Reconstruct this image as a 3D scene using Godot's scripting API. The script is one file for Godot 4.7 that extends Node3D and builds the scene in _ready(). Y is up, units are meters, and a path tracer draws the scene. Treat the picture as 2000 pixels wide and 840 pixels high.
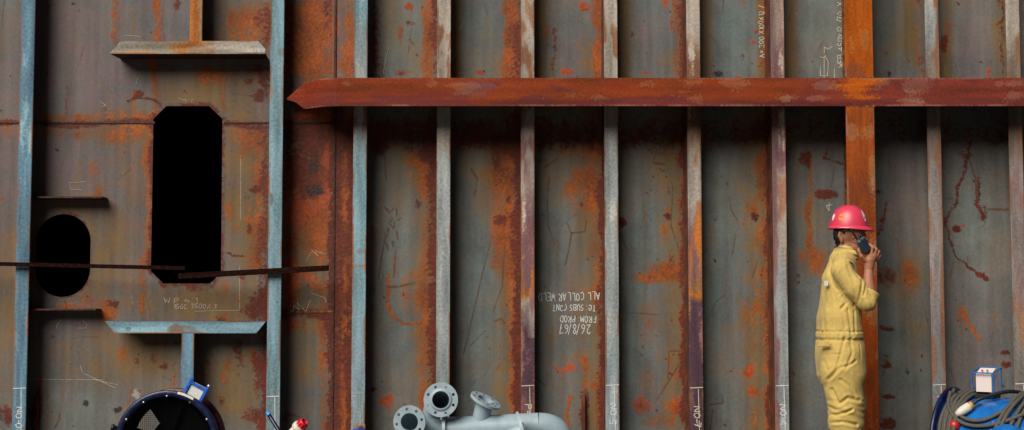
extends Node3D
# A ship block in a yard: a stiffened steel bulkhead, a worker with a radio, pipe spools, a blower and a compressor.
# Units are metres. The plate lies in the plane z = 0 and faces +z.

var rng := RandomNumberGenerator.new()
var used := {}
var M := {}

# ---------------------------------------------------------------- setup
func set_stage():
	var cam := Camera3D.new()
	cam.name = "camera"
	cam.position = Vector3(0, 1.1, 9.6)
	cam.rotation_degrees = Vector3(3.7, 0, 0)
	cam.fov = 18.36
	cam.near = 0.05
	cam.far = 400.0
	add_child(cam)
	cam.current = true
	var sky_mat := ProceduralSkyMaterial.new()
	sky_mat.sky_top_color = Color(0.86, 0.92, 1.0)
	sky_mat.sky_horizon_color = Color(0.62, 0.68, 0.74)
	sky_mat.sky_curve = 0.25
	sky_mat.ground_bottom_color = Color(0.16, 0.15, 0.14)
	sky_mat.ground_horizon_color = Color(0.3, 0.3, 0.3)
	var sky := Sky.new()
	sky.sky_material = sky_mat
	var env := Environment.new()
	env.background_mode = Environment.BG_SKY
	env.sky = sky
	env.background_energy_multiplier = 0.014
	env.tonemap_mode = Environment.TONE_MAPPER_LINEAR
	env.tonemap_exposure = 2.95
	env.sdfgi_enabled = true
	env.ssao_enabled = true
	env.ssil_enabled = true
	var we := WorldEnvironment.new()
	we.name = "environment"
	we.environment = env
	add_child(we)
	var sun := DirectionalLight3D.new()
	sun.name = "sun"
	sun.light_energy = 0.5
	sun.light_angular_distance = 42.0
	sun.light_color = Color(1.0, 0.965, 0.91)
	sun.shadow_enabled = true
	add_child(sun)
	sun.look_at_from_position(Vector3(-0.60, 0.90, 0.9), Vector3.ZERO)

# ---------------------------------------------------------------- naming
func numbered(called: String) -> String:
	if not used.has(called):
		used[called] = 0
		return called
	used[called] += 1
	return "%s_%03d" % [called, used[called]]

func tag(o, label: String, category: String, group := "", kind := ""):
	o.set_meta("label", label)
	if category != "": o.set_meta("category", category)
	if group != "": o.set_meta("group", group)
	if kind != "": o.set_meta("kind", kind)
	return o

func thing(called: String, at: Vector3, label: String, category: String, group := "") -> Node3D:
	var o := Node3D.new()
	o.name = numbered(called)
	add_child(o)
	o.position = at
	tag(o, label, category, group)
	return o

func build(st: SurfaceTool, called: String, mat, parent) -> MeshInstance3D:
	var o := MeshInstance3D.new()
	o.name = called
	st.generate_normals()
	o.mesh = st.commit()
	o.material_override = mat
	o.cast_shadow = GeometryInstance3D.SHADOW_CASTING_SETTING_ON
	parent.add_child(o, true)
	return o

func inst(mesh: Mesh, called: String, mat, parent, at := Vector3.ZERO) -> MeshInstance3D:
	var o := MeshInstance3D.new()
	o.name = called
	o.mesh = mesh
	o.material_override = mat
	o.position = at
	parent.add_child(o, true)
	return o

# ---------------------------------------------------------------- shapes
func mb(smooth := false) -> SurfaceTool:
	var st := SurfaceTool.new()
	st.begin(Mesh.PRIMITIVE_TRIANGLES)
	st.set_smooth_group(0 if smooth else 0xFFFFFFFF)
	return st

func quad(st: SurfaceTool, a: Vector3, b: Vector3, c: Vector3, d: Vector3, uvs = null):
	# a b c d run counter-clockwise seen from the front
	var p = [a, c, b, a, d, c]
	var k = [0, 2, 1, 0, 3, 2]
	for i in 6:
		if uvs != null: st.set_uv(uvs[k[i]])
		st.add_vertex(p[i])

func tri(st: SurfaceTool, a: Vector3, b: Vector3, c: Vector3):
	st.add_vertex(a); st.add_vertex(c); st.add_vertex(b)

# box with bevelled edges, in the frame (basis, centre)
func bbox(st: SurfaceTool, c: Vector3, s: Vector3, bev := 0.003, bas := Basis.IDENTITY):
	var h := s * 0.5
	var b: float = min(bev, min(h.x, min(h.y, h.z)) * 0.9)
	var pt = func(sx, sy, sz, ax):
		var v := Vector3(sx * (h.x - (0.0 if ax == 0 else b)), sy * (h.y - (0.0 if ax == 1 else b)), sz * (h.z - (0.0 if ax == 2 else b)))
		return c + bas * v
	var add = func(q: Array):
		# orient outward
		var n: Vector3 = (q[1] - q[0]).cross(q[2] - q[0])
		var mid: Vector3 = Vector3.ZERO
		for v in q: mid += v
		mid /= q.size()
		var qq: Array = q.duplicate()
		if n.dot(mid - c) < 0.0: qq.reverse()
		if qq.size() == 4: quad(st, qq[0], qq[1], qq[2], qq[3])
		else: tri(st, qq[0], qq[1], qq[2])
	for s1 in [-1, 1]:
		add.call([pt.call(s1, -1, -1, 0), pt.call(s1, 1, -1, 0), pt.call(s1, 1, 1, 0), pt.call(s1, -1, 1, 0)])
		add.call([pt.call(-1, s1, -1, 1), pt.call(1, s1, -1, 1), pt.call(1, s1, 1, 1), pt.call(-1, s1, 1, 1)])
		add.call([pt.call(-1, -1, s1, 2), pt.call(1, -1, s1, 2), pt.call(1, 1, s1, 2), pt.call(-1, 1, s1, 2)])
		for s2 in [-1, 1]:
			add.call([pt.call(s1, s2, -1, 0), pt.call(s1, s2, 1, 0), pt.call(s1, s2, 1, 1), pt.call(s1, s2, -1, 1)])
			add.call([pt.call(s1, -1, s2, 0), pt.call(s1, 1, s2, 0), pt.call(s1, 1, s2, 2), pt.call(s1, -1, s2, 2)])
			add.call([pt.call(-1, s1, s2, 1), pt.call(1, s1, s2, 1), pt.call(1, s1, s2, 2), pt.call(-1, s1, s2, 2)])
			for s3 in [-1, 1]:
				add.call([pt.call(s1, s2, s3, 0), pt.call(s1, s2, s3, 1), pt.call(s1, s2, s3, 2)])

func frame_of(axis: Vector3) -> Basis:
	var y := axis.normalized()
	var r := Vector3(0, 0, 1) if abs(y.z) < 0.9 else Vector3(1, 0, 0)
	var x := y.cross(r).normalized()
	return Basis(x, y, x.cross(y))

# profile: array of Vector2(radius, along axis)
func lathe(st: SurfaceTool, at: Vector3, axis: Vector3, profile: Array, segs := 40):
	var b := frame_of(axis)
	for i in profile.size() - 1:
		var p: Vector2 = profile[i]
		var q: Vector2 = profile[i + 1]
		for k in segs:
			var a0 := TAU * k / segs
			var a1 := TAU * (k + 1) / segs
			var d0 := b.x * cos(a0) + b.z * sin(a0)
			var d1 := b.x * cos(a1) + b.z * sin(a1)
			var v0 := at + d0 * p.x + b.y * p.y
			var v1 := at + d1 * p.x + b.y * p.y
			var v2 := at + d1 * q.x + b.y * q.y
			var v3 := at + d0 * q.x + b.y * q.y
			if p.x < 1e-6: tri(st, v0, v3, v2)
			elif q.x < 1e-6: tri(st, v0, v2, v1)
			else: quad(st, v0, v3, v2, v1)

func smooth_path(pts: Array, step := 0.02) -> Array:
	var out := []
	for i in pts.size() - 1:
		var p0: Vector3 = pts[max(i - 1, 0)]
		var p1: Vector3 = pts[i]
		var p2: Vector3 = pts[i + 1]
		var p3: Vector3 = pts[min(i + 2, pts.size() - 1)]
		var n: int = max(1, int(p1.distance_to(p2) / step))
		for k in n:
			out.append(p1.cubic_interpolate(p2, p0, p3, float(k) / n))
	out.append(pts[-1])
	return out

func tube(st: SurfaceTool, pts: Array, rad, segs := 12, caps := true):
	var n := pts.size()
	var up := frame_of(pts[1] - pts[0])
	var x := up.x
	var rings := []
	for i in n:
		var t: Vector3 = (pts[min(i + 1, n - 1)] - pts[max(i - 1, 0)]).normalized()
		x = (x - t * x.dot(t)).normalized()
		var z := x.cross(t)
		var r: float = rad if (rad is float) else rad[i]
		var ring := []
		for k in segs:
			var a := TAU * k / segs
			ring.append(pts[i] + (x * cos(a) + z * sin(a)) * r)
		rings.append(ring)
	for i in n - 1:
		for k in segs:
			var j := (k + 1) % segs
			quad(st, rings[i][k], rings[i + 1][k], rings[i + 1][j], rings[i][j])
	if caps:
		for k in segs:
			var j := (k + 1) % segs
			tri(st, pts[0], rings[0][k], rings[0][j])
			tri(st, pts[n - 1], rings[n - 1][j], rings[n - 1][k])

# a flat outline (Vector2, x/y plane), pushed from z0 to z1
func prism(st: SurfaceTool, poly: PackedVector2Array, z0: float, z1: float, xf := Transform3D.IDENTITY):
	var idx := Geometry2D.triangulate_polygon(poly)
	for i in range(0, idx.size(), 3):
		for z in [z0, z1]:
			var a := Vector3(poly[idx[i]].x, poly[idx[i]].y, z)
			var b := Vector3(poly[idx[i + 1]].x, poly[idx[i + 1]].y, z)
			var c := Vector3(poly[idx[i + 2]].x, poly[idx[i + 2]].y, z)
			var ccw := (b - a).cross(c - a).z > 0.0
			if ccw == (z == max(z0, z1)): tri(st, xf * a, xf * b, xf * c)
			else: tri(st, xf * a, xf * c, xf * b)
	var cw := Geometry2D.is_polygon_clockwise(poly)
	for i in poly.size():
		var p := poly[i]
		var q := poly[(i + 1) % poly.size()]
		if cw:
			var s := p; p = q; q = s
		quad(st, xf * Vector3(p.x, p.y, min(z0, z1)), xf * Vector3(q.x, q.y, min(z0, z1)), xf * Vector3(q.x, q.y, max(z0, z1)), xf * Vector3(p.x, p.y, max(z0, z1)))

# ---------------------------------------------------------------- materials
func lin(r: float, g: float, b: float) -> Color:
	return Color(r, g, b).linear_to_srgb()

func plain(c: Color, rough := 0.6, metal := 0.0) -> StandardMaterial3D:
	var m := StandardMaterial3D.new()
	m.albedo_color = c
	m.roughness = rough
	m.metallic = metal
	return m

func noise_tex(ramp: Array, freq: float, seed_: int, size := 512, octaves := 5) -> NoiseTexture2D:
	var n := FastNoiseLite.new()
	n.noise_type = FastNoiseLite.TYPE_SIMPLEX_SMOOTH
	n.frequency = freq
	n.seed = seed_
	n.fractal_octaves = octaves
	var g := Gradient.new()
	g.offsets = PackedFloat32Array()
	var off := PackedFloat32Array()
	var col := PackedColorArray()
	for e in ramp:
		off.append(e[0]); col.append(e[1])
	g.offsets = off
	g.colors = col
	var t := NoiseTexture2D.new()
	t.width = size; t.height = size
	t.seamless = true
	t.noise = n
	t.color_ramp = g
	return t

func bump_tex(freq: float, seed_: int, strength: float, size := 512, octaves := 4) -> NoiseTexture2D:
	var n := FastNoiseLite.new()
	n.frequency = freq
	n.seed = seed_
	n.fractal_octaves = octaves
	var t := NoiseTexture2D.new()
	t.width = size; t.height = size
	t.seamless = true
	t.as_normal_map = true
	t.bump_strength = strength
	t.noise = n
	return t

# a surface with its own mottle, mapped by the thing's own axes
func mottled(ramp: Array, rough: float, scale: float, freq := 0.02, seed_ := 1, metal := 0.0, bump := 1.5) -> StandardMaterial3D:
	var m := StandardMaterial3D.new()
	m.albedo_texture = noise_tex(ramp, freq, seed_)
	m.roughness = rough
	m.metallic = metal
	m.uv1_triplanar = true
	m.uv1_scale = Vector3.ONE * scale
	if bump > 0.0:
		m.normal_enabled = true
		m.normal_texture = bump_tex(freq * 4.0, seed_ + 7, bump)
		m.normal_scale = 0.5
	return m

func make_materials():
	M.old_bar = mottled([[0.2, lin(.008, .004, .004)], [0.55, lin(.016, .006, .005)], [0.85, lin(.04, .012, .008)]], 0.95, 3.0, 0.03, 23)
	M.rust = mottled([[0.2, lin(.05, .016, .008)], [0.45, lin(.13, .035, .012)], [0.62, lin(.24, .075, .018)], [0.85, lin(.32, .13, .04)]], 0.85, 1.6, 0.02, 11)
	M.dark_rust = mottled([[0.2, lin(.02, .008, .006)], [0.5, lin(.05, .015, .009)], [0.75, lin(.10, .03, .014)]], 0.8, 2.0, 0.03, 12)
	M.old_bar.metallic_specular = .15
	M.web = mottled([[0.2, lin(.05, .011, .005)], [0.5, lin(.09, .02, .006)], [0.8, lin(.16, .04, .008)]], 0.85, 0.7, 0.015, 24, 0.0, .5)
	M.guard = plain(lin(.004, .004, .005), .95)
	M.guard.metallic_specular = .1
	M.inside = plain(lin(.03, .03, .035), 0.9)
	M.ground = mottled([[0.2, lin(.04, .037, .034)], [0.5, lin(.06, .055, .05)], [0.8, lin(.085, .078, .07)]], 0.95, 0.35, 0.02, 13)
	M.chalk = plain(lin(.64, .69, .71), 0.95)
	M.chalk_yellow = plain(lin(.56, .52, .40), 0.95)
	M.chalk_faint = plain(lin(.38, .355, .30), 0.95)
	M.pipe = mottled([[0.2, lin(.27, .375, .45)], [0.5, lin(.30, .405, .48)], [0.75, lin(.335, .43, .50)], [0.92, lin(.38, .42, .45)]], 0.42, 2.2, 0.012, 14, 0.0, 0.0)
	M.hole = plain(lin(.02, .02, .022), 0.9)
	M.blower_blue = mottled([[0.25, lin(.003, .005, .028)], [0.55, lin(.004, .010, .055)], [0.85, lin(.008, .025, .12)]], 0.35, 2.0, 0.02, 15, 0.0, 0.4)
	M.black = mottled([[0.3, lin(.006, .006, .008)], [0.8, lin(.016, .016, .019)]], 0.5, 3.0, 0.03, 16, 0.0, 0.5)
	M.bright_blue = mottled([[0.2, lin(.01, .09, .5)], [0.55, lin(.015, .12, .62)], [0.85, lin(.03, .16, .66)]], 0.35, 3.0, 0.02, 17, 0.0, 0.4)
	M.tank_blue = mottled([[0.2, lin(.008, .10, .38)], [0.5, lin(.01, .135, .46)], [0.8, lin(.014, .17, .52)]], 0.22, 1.5, 0.015, 18, 0.0, 0.25)
	M.label_white = mottled([[0.2, lin(.55, .58, .57)], [0.8, lin(.75, .77, .75)]], 0.5, 6.0, 0.03, 19, 0.0, 0.0)
	M.off_white = mottled([[0.2, lin(.55, .50, .44)], [0.6, lin(.70, .66, .6)], [0.9, lin(.76, .73, .68)]], 0.5, 4.0, 0.03, 20, 0.0, 0.4)
	M.red = plain(lin(.6, .012, .03), 0.35)
	M.steel = plain(lin(.55, .56, .58), 0.35, 0.8)
	M.wire = plain(lin(.26, .25, .23), 0.55, 0.4)
	M.cable = mottled([[0.2, lin(.05, .045, .038)], [0.6, lin(.085, .078, .066)], [0.9, lin(.13, .12, .10)]], 0.7, 6.0, 0.04, 21, 0.0, 0.5)
	M.wood = mottled([[0.2, lin(.25, .14, .05)], [0.6, lin(.38, .22, .09)], [0.9, lin(.44, .28, .13)]], 0.8, 4.0, 0.03, 22)
	M.brass = plain(lin(.55, .28, .08), 0.5, 0.2)

# ---------------------------------------------------------------- the plate's paint, rust and stains
# Colour map of the plate, 8.2 m x 3.5 m, 200 texels to the metre. Each layer is one tone on the steel.
const PX := 200.0
const X0 := -4.1
const TOP := 3.5
const TW := 1640
const TH := 700
var layer := {}
var prow := PackedFloat32Array()

func noise_bytes(w: int, h: int, freq: float, seed_: int, oct := 4, stretch := 1, kind := FastNoiseLite.TYPE_SIMPLEX_SMOOTH, ridged := false) -> PackedByteArray:
	var n := FastNoiseLite.new()
	n.noise_type = kind
	n.frequency = freq
	n.seed = seed_
	n.fractal_octaves = oct
	if ridged: n.fractal_type = FastNoiseLite.FRACTAL_RIDGED
	var im := n.get_image(w, max(8, int(h / float(stretch))))
	if stretch > 1: im.resize(w, h, Image.INTERPOLATE_CUBIC)
	im.convert(Image.FORMAT_L8)
	return im.get_data()

func blob(ch: String, x: float, y: float, rx: float, ry: float, s := 1.0):
	var a: PackedFloat32Array = layer[ch]
	var cx := (x - X0) * PX
	var cy := (TOP - y) * PX
	var px := rx * PX
	var py := ry * PX
	for j in range(max(0, int(cy - py)), min(TH - 1, int(cy + py)) + 1):
		var dy := (j - cy) / py
		for i in range(max(0, int(cx - px)), min(TW - 1, int(cx + px)) + 1):
			var dx := (i - cx) / px
			var d := dx * dx + dy * dy
			if d < 1.0:
				var k := j * TW + i
				var v := s * (1.0 - d)
				a[k] = max(a[k], v) + 0.25 * min(a[k], v)
	layer[ch] = a

# a band: soft at its sides, full along its length
func band(ch: String, xa: float, ya: float, xb: float, yb: float, w: float, s := 1.0, taper := 0.0):
	var a: PackedFloat32Array = layer[ch]
	var p := Vector2((xa - X0) * PX, (TOP - ya) * PX)
	var q := Vector2((xb - X0) * PX, (TOP - yb) * PX)
	var r := w * PX
	var d := q - p
	var l2: float = max(d.length_squared(), 0.001)
	for j in range(max(0, int(min(p.y, q.y) - r)), min(TH - 1, int(max(p.y, q.y) + r)) + 1):
		for i in range(max(0, int(min(p.x, q.x) - r)), min(TW - 1, int(max(p.x, q.x) + r)) + 1):
			var v := Vector2(i, j) - p
			var t: float = clamp(v.dot(d) / l2, 0.0, 1.0)
			var e := (v - d * t).length() / (r * (1.0 - taper * t))
			if e < 1.0:
				var k := j * TW + i
				var c := s * (1.0 - e * e) * (1.0 - taper * 0.5 * t)
				a[k] = max(a[k], c)
	layer[ch] = a

func line(ch: String, pts: Array, w: float, s := 1.0):
	for i in pts.size() - 1:
		band(ch, pts[i].x, pts[i].y, pts[i + 1].x, pts[i + 1].y, w, s)

func paint_plate():
	for c in ["o", "d", "y", "p", "b", "r", "k", "s", "l"]:
		var a := PackedFloat32Array()
		a.resize(TW * TH)
		layer[c] = a
	# tints of the primer
	blob("b", 1.605, 3.03, 0.2769, 0.4062, .9)
	blob("b", -0.261, 3.068, 0.1846, 0.3323, .6)
	blob("b", 2.238, 2.954, 0.1846, 0.3323, .4)
	blob("b", -0.811, 1.204, 0.1662, 0.7385, .25)
	blob("b", -0.258, 1.204, 0.1662, 1.2185, .55)
	blob("b", 0.295, 0.983, 0.1846, 1.1077, .55)
	blob("b", 0.884, 0.983, 0.1846, 1.1815, .6)
	blob("b", 1.51, 1.056, 0.2031, 1.2185, .65)
	blob("b", 2.099, 0.983, 0.1846, 0.9231, .35)
	blob("b", 2.835, 2.954, 0.2215, 0.3323, .5)
	blob("b", -3.012, 0.617, 0.2585, 0.48, .45)
	blob("b", -3.116, 0.325, 0.4431, 0.2215, .5)
	for e in [[Vector2(-0.794, 1.425), .5], [Vector2(-0.202, 0.983), .5], [Vector2(0.387, 1.056), .6], [Vector2(0.996, 1.204), .6], [Vector2(1.586, 1.277), .6], [Vector2(2.171, 0.91), .5], [Vector2(2.811, 0.69), .5], [Vector2(3.344, 1.499), .5], [Vector2(-0.802, 3.03), .4], [Vector2(1.008, 3.068), .3], [Vector2(2.24, 3.068), .5], [Vector2(2.856, 3.068), .5]]:
		blob("b", e[0].x, e[0].y, .22, .8, e[1])
	blob("p", -2.781, 2.055, 1.5, 2.0, .75)
	blob("p", -3.169, 2.841, 0.5908, 0.6277, .75)
	blob("p", -3.634, 2.055, 0.2215, 1.5508, .7)
	blob("p", -3.043, 2.167, 0.4431, 0.3692, .6)
	blob("p", -3.161, 0.726, 0.4062, 0.3323, .55)
	blob("p", 1.045, 2.954, 0.1846, 0.3323, .6)
	blob("p", 0.485, 2.879, 0.1477, 0.2954, .5)
	blob("p", 0.368, 0.91, 0.1846, 0.6646, .35)
	blob("p", 1.067, 0.836, 0.1477, 0.5908, .45)
	blob("p", 1.619, 0.91, 0.1662, 0.5908, .45)
	blob("p", 3.357, 2.917, 0.2215, 0.4062, .6)
	blob("p", 2.815, 1.869, 0.2215, 0.6277, .45)
	blob("p", 3.348, 0.873, 0.2585, 0.7015, .45)
	blob("p", -1.288, 3.03, 0.0923, 0.4062, 1.2)
	blob("p", -1.419, 3.068, 0.1292, 0.2215, .7)
	blob("p", -0.055, 1.665, 0.096, 0.0886, 1.1)
	blob("p", -0.074, 1.869, 0.0812, 0.096, .9)
	blob("p", 0.354, 2.954, 0.0591, 0.1108, 1.0)
	blob("p", 0.952, 3.068, 0.0665, 0.2585, .8)
	blob("p", -0.597, 2.936, 0.0517, 0.1662, .7)
	blob("p", -0.056, 3.124, 0.0517, 0.1477, .7)
	# ochre stain spreading from the rust, then ochre bands down panel edges
	blob("y", -2.596, 2.055, 0.4431, 0.4431, .55)
	blob("y", -2.843, 1.425, 0.3323, 0.4431, .5)
	blob("y", -1.925, 1.795, 0.2215, 0.7385, .75)
	blob("y", -2.284, 1.093, 0.7015, 0.2215, .8)
	blob("y", -2.122, 2.654, 0.3323, 0.2215, .65)
	blob("y", -1.476, 1.351, 0.1846, 1.2185, .9)
	blob("y", -2.019, 0.58, 0.2954, 0.4062, .45)
	blob("y", -0.76, 2.055, 0.2215, 0.4062, .55)
	blob("y", -0.148, 2.055, 0.2585, 0.48, .75)
	blob("y", -0.037, 0.983, 0.1108, 0.8492, .8)
	blob("y", 0.408, 2.055, 0.2585, 0.3323, .6)
	blob("y", 0.59, 1.204, 0.1292, 0.7015, .55)
	blob("y", 1.075, 2.055, 0.2215, 0.2954, .5)
	blob("y", 1.739, 1.721, 0.1662, 0.5538, .5)
	blob("y", 1.766, 0.873, 0.1292, 0.7015, .55)
	blob("y", 2.218, 1.573, 0.2215, 0.4062, .4)
	blob("y", 2.841, 1.277, 0.2215, 0.2585, .7)
	blob("y", 2.907, 0.91, 0.1477, 0.2954, .5)
	blob("y", 2.912, 3.068, 0.0738, 0.3692, .8)
	blob("y", -0.859, 3.143, 0.1477, 0.2585, .45)
	blob("y", -0.708, 2.879, 0.1292, 0.2215, .5)
	blob("y", 0.559, 2.879, 0.1108, 0.2585, .6)
	blob("y", 1.156, 2.841, 0.0923, 0.2215, .5)
	band("y", -0.412, 3.37, -0.41, 2.729, 0.0591, .9)
	band("y", 0.209, 3.37, 0.209, 2.729, 0.0665, .9)
	band("y", 0.819, 3.37, 0.816, 2.729, 0.0665, .9)
	band("y", 1.425, 3.37, 1.419, 2.729, 0.0591, .8)
	band("y", 2.043, 3.37, 2.034, 2.729, 0.0591, .9)
	band("y", 3.18, 3.37, 3.166, 2.729, 0.0591, .8)
	band("y", 3.573, 3.37, 3.557, 2.729, 0.0812, .8)
	band("y", 1.811, 3.37, 1.81, 2.729, 0.0369, .9)
	# rust that runs down beside the stiffeners' welds
	band("o", -0.606, 3.37, -0.596, 2.71, 0.0738, .9)
	band("o", 0, 3.37, 0.011, 2.71, 0.096, 1.2)
	band("o", 0.628, 3.37, 0.633, 2.71, 0.0665, .95)
	band("o", 1.227, 3.37, 1.233, 2.71, 0.0812, .8)
	band("o", 1.852, 3.37, 1.851, 2.71, 0.0369, 1.1)
	band("d", 1.257, 3.37, 1.259, 2.71, 0.0738, .9)
	band("d", 0.045, 3.37, 0.052, 2.71, 0.0502, .9)
	band("d", -0.569, 3.37, -0.559, 2.71, 0.0502, .8)
	band("d", -1.003, 3.37, -0.987, 2.71, 0.0738, .75)
	band("o", -0.613, 2.354, -0.586, 0.143, 0.1108, .75)
	blob("o", -0.649, 2.055, 0.1292, 0.2954, .9)
	blob("o", -0.663, 1.13, 0.1662, 0.2585, .85)
	band("d", -0.576, 2.429, -0.56, 0.143, 0.0628, 1.1)
	band("o", 0, 2.316, 0.029, 0.143, 0.0738, 1.0)
	blob("o", -0.056, 2.018, 0.1846, 0.3692, 1.05)
	blob("o", -0.055, 1.536, 0.1551, 0.2954, .95)
	blob("o", 0, 1.277, 0.1108, 0.2215, .9)
	band("d", 0.041, 2.429, 0.048, 0.143, 0.0628, 1.2)
	band("o", 0.624, 2.316, 0.641, 0.143, 0.0517, .85)
	blob("o", 0.556, 1.906, 0.2031, 0.2585, 1.0)
	blob("o", 0.609, 1.462, 0.0886, 0.2954, .8)
	blob("o", 0.538, 2.204, 0.2215, 0.1477, .7)
	band("d", 0.647, 2.429, 0.652, 0.143, 0.0502, 1.0)
	band("o", 1.226, 2.316, 1.237, 0.143, 0.0406, .9)
	band("d", 1.253, 2.429, 1.248, 0.143, 0.0565, 1.2)
	band("o", 1.827, 2.242, 1.838, 0.143, 0.048, .95)
	blob("o", 1.809, 2.018, 0.0812, 0.2954, .8)
	band("d", 1.859, 2.429, 1.852, 0.143, 0.0439, 1.0)
	band("d", -1.784, 2.354, -1.776, 0.143, 0.0591, .9)
	band("o", -1.839, 2.354, -1.834, 1.351, 0.0886, .8)
	band("d", 2.993, 3.37, 2.991, 2.71, 0.0628, .5)
	band("o", 2.955, 3.37, 2.965, 2.71, 0.0517, .5)
	# dark red-brown bands just below the deep girder
	for q in [[Vector2(-1.634, 2.309), Vector2(-1.152, 2.309), 1.0], [Vector2(-1.048, 2.324), Vector2(-0.557, 2.309), 1.0], [Vector2(-0.446, 2.324), Vector2(0.056, 2.309), 1.0], [Vector2(0.167, 2.309), Vector2(0.669, 2.309), .9], [Vector2(0.773, 2.309), Vector2(1.27, 2.309), .85], [Vector2(1.374, 2.309), Vector2(1.88, 2.309), .8], [Vector2(2.006, 2.354), Vector2(2.434, 2.354), .55], [Vector2(2.646, 2.354), Vector2(3.017, 2.354), .6], [Vector2(3.139, 2.324), Vector2(3.611, 2.324), .6]]:
		band("d", q[0].x, q[0].y, q[1].x, q[1].y, 0.1698, q[2])
	# the strip beside the vertical butt weld
	blob("o", -1.492, 2.954, 0.2585, 0.4431, .95)
	blob("o", -1.194, 2.992, 0.0665, 0.48, .9)
	blob("d", -1.345, 3.219, 0.0738, 0.2215, .8)
	band("d", -1.59, 3.37, -1.601, 2.691, 0.0812, .7)
	blob("d", -1.484, 2.093, 0.2289, 0.4062, 1.15)
	blob("o", -1.464, 2.018, 0.1477, 0.2585, .8)
	blob("k", -1.439, 2.093, 0.0812, 0.096, .9)
	blob("k", -1.4, 1.888, 0.096, 0.0665, .75)
	band("o", -1.219, 2.354, -1.215, 0.107, 0.096, 1.0)
	band("d", -1.283, 2.466, -1.274, 0.107, 0.0812, 1.25)
	band("d", -1.167, 2.354, -1.171, 0.107, 0.0369, 1.0)
	blob("d", -1.201, 1.536, 0.0591, 0.2954, .8)
	blob("d", -1.194, 0.726, 0.0665, 0.2585, .9)
	band("d", -1.62, 1.012, -1.142, 1.027, 0.0517, 1.1)
	band("o", -1.37, 1.795, -1.347, 0.107, 0.0517, .7)
	# the left bay
	band("d", -4.014, 2.391, -2.602, 2.391, 0.0332, 1.1)
	band("d", -2.096, 2.384, -1.765, 2.384, 0.0369, 1.2)
	band("o", -3.494, 2.421, -2.602, 2.421, 0.0591, .75)
	band("o", -3.492, 2.339, -2.601, 2.331, 0.0665, .6)
	blob("o", -2.805, 2.309, 0.2215, 0.096, .85)
	blob("o", -1.905, 3.105, 0.24, 0.2585, 1.0)
	blob("d", -1.811, 3.068, 0.1108, 0.3323, .8)
	blob("d", -1.901, 2.804, 0.1846, 0.0738, .7)
	blob("o", -1.931, 2.279, 0.1662, 0.1846, .85)
	blob("o", -2.161, 2.729, 0.2215, 0.0923, .7)
	band("o", -2.21, 2.804, -2.21, 2.578, 0.0258, .9, .6)
	band("o", -2.114, 2.841, -2.101, 2.447, 0.0222, .9, .3)
	band("o", -2.899, 3.332, -2.888, 2.973, 0.0332, .85)
	band("o", -2.599, 3.332, -2.586, 2.992, 0.0443, .95)
	band("o", -2.609, 2.841, -2.588, 2.485, 0.0443, .8)
	band("o", -2.657, 2.354, -2.628, 1.351, 0.0443, .85)
	band("o", -2.673, 1.406, -2.662, 1.012, 0.0332, 1.0)
	blob("d", -1.842, 2.586, 0.0591, 0.0591, 1.3)
	blob("d", -1.787, 2.654, 0.0738, 0.1477, .9)
	blob("d", -1.914, 2.691, 0.0443, 0.0332, 1.2)
	blob("d", -2.71, 2.609, 0.0443, 0.048, 1.2)
	line("d", [Vector2(-2.798, 2.533), Vector2(-2.746, 2.578), Vector2(-2.679, 2.578), Vector2(-2.567, 2.556), Vector2(-2.559, 2.496)], 0.0148, 1.1)
	blob("d", -2.452, 3.257, 0.0332, 0.0517, 1.2)
	blob("d", -1.867, 1.914, 0.0702, 0.0443, 1.5)
	blob("o", -1.868, 1.958, 0.0591, 0.0591, .9)
	blob("d", -1.926, 1.862, 0.0258, 0.0369, 1.0)
	blob("d", -1.89, 1.628, 0.0332, 0.0443, 1.4)
	blob("o", -1.894, 1.684, 0.0295, 0.0591, .8)
	line("d", [Vector2(-2.05, 1.451), Vector2(-2.024, 1.436), Vector2(-1.92, 1.432)], 0.0129, 1.1)
	blob("d", -1.842, 1.056, 0.1477, 0.1477, 1.0)
	blob("d", -1.788, 1.204, 0.0738, 0.1846, .8)
	blob("d", -2.268, 1.204, 0.1662, 0.0517, .9)
	blob("p", -2.304, 1.159, 0.1477, 0.0812, .9)
	blob("o", -2.928, 1.02, 0.1034, 0.1182, 1.0)
	blob("d", -2.866, 1.086, 0.0517, 0.0369, 1.0)
	blob("o", -3.058, 1.093, 0.096, 0.0738, .8)
	band("o", -3.278, 1.049, -2.983, 1.042, 0.0295, .8)
	blob("o", -2.993, 1.888, 0.0443, 0.0886, .9)
	blob("o", -3.04, 2.037, 0.0812, 0.1108, .6)
	blob("d", -2.572, 0.697, 0.0443, 0.0517, .9)
	blob("d", -2.491, 0.646, 0.0443, 0.0443, .9)
	blob("y", -2.609, 0.69, 0.2215, 0.1477, .9)
	blob("o", -2.793, 0.726, 0.0591, 0.1108, .6)
	band("o", -3.384, 0.544, -3.389, 0.416, 0.0222, .9)
	blob("d", -3.409, 0.325, 0.0591, 0.2215, 1.1)
	blob("d", -3.628, 0.289, 0.1182, 0.1034, 1.1)
	blob("k", -3.05, 0.369, 0.0222, 0.0332, 1.1)
	blob("k", -2.815, 0.325, 0.0332, 0.0369, 1.0)
	line("l", [Vector2(-3.243, 0.303), Vector2(-3.246, 0.252), Vector2(-3.274, 0.201)], 0.0092, .9)
	blob("d", -1.832, 0.289, 0.1292, 0.0923, .9)
	blob("d", -1.817, 0.562, 0.0738, 0.2585, .8)
	blob("d", -1.612, 0.27, 0.1108, 0.0517, .8)
	blob("s", -2.707, 0.427, 0.0554, 0.0591, 1.0)
	blob("d", -3.353, 2.766, 0.0738, 0.0369, .4)
	blob("p", -3.621, 3.068, 0.1108, 0.1846, .8)
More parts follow.
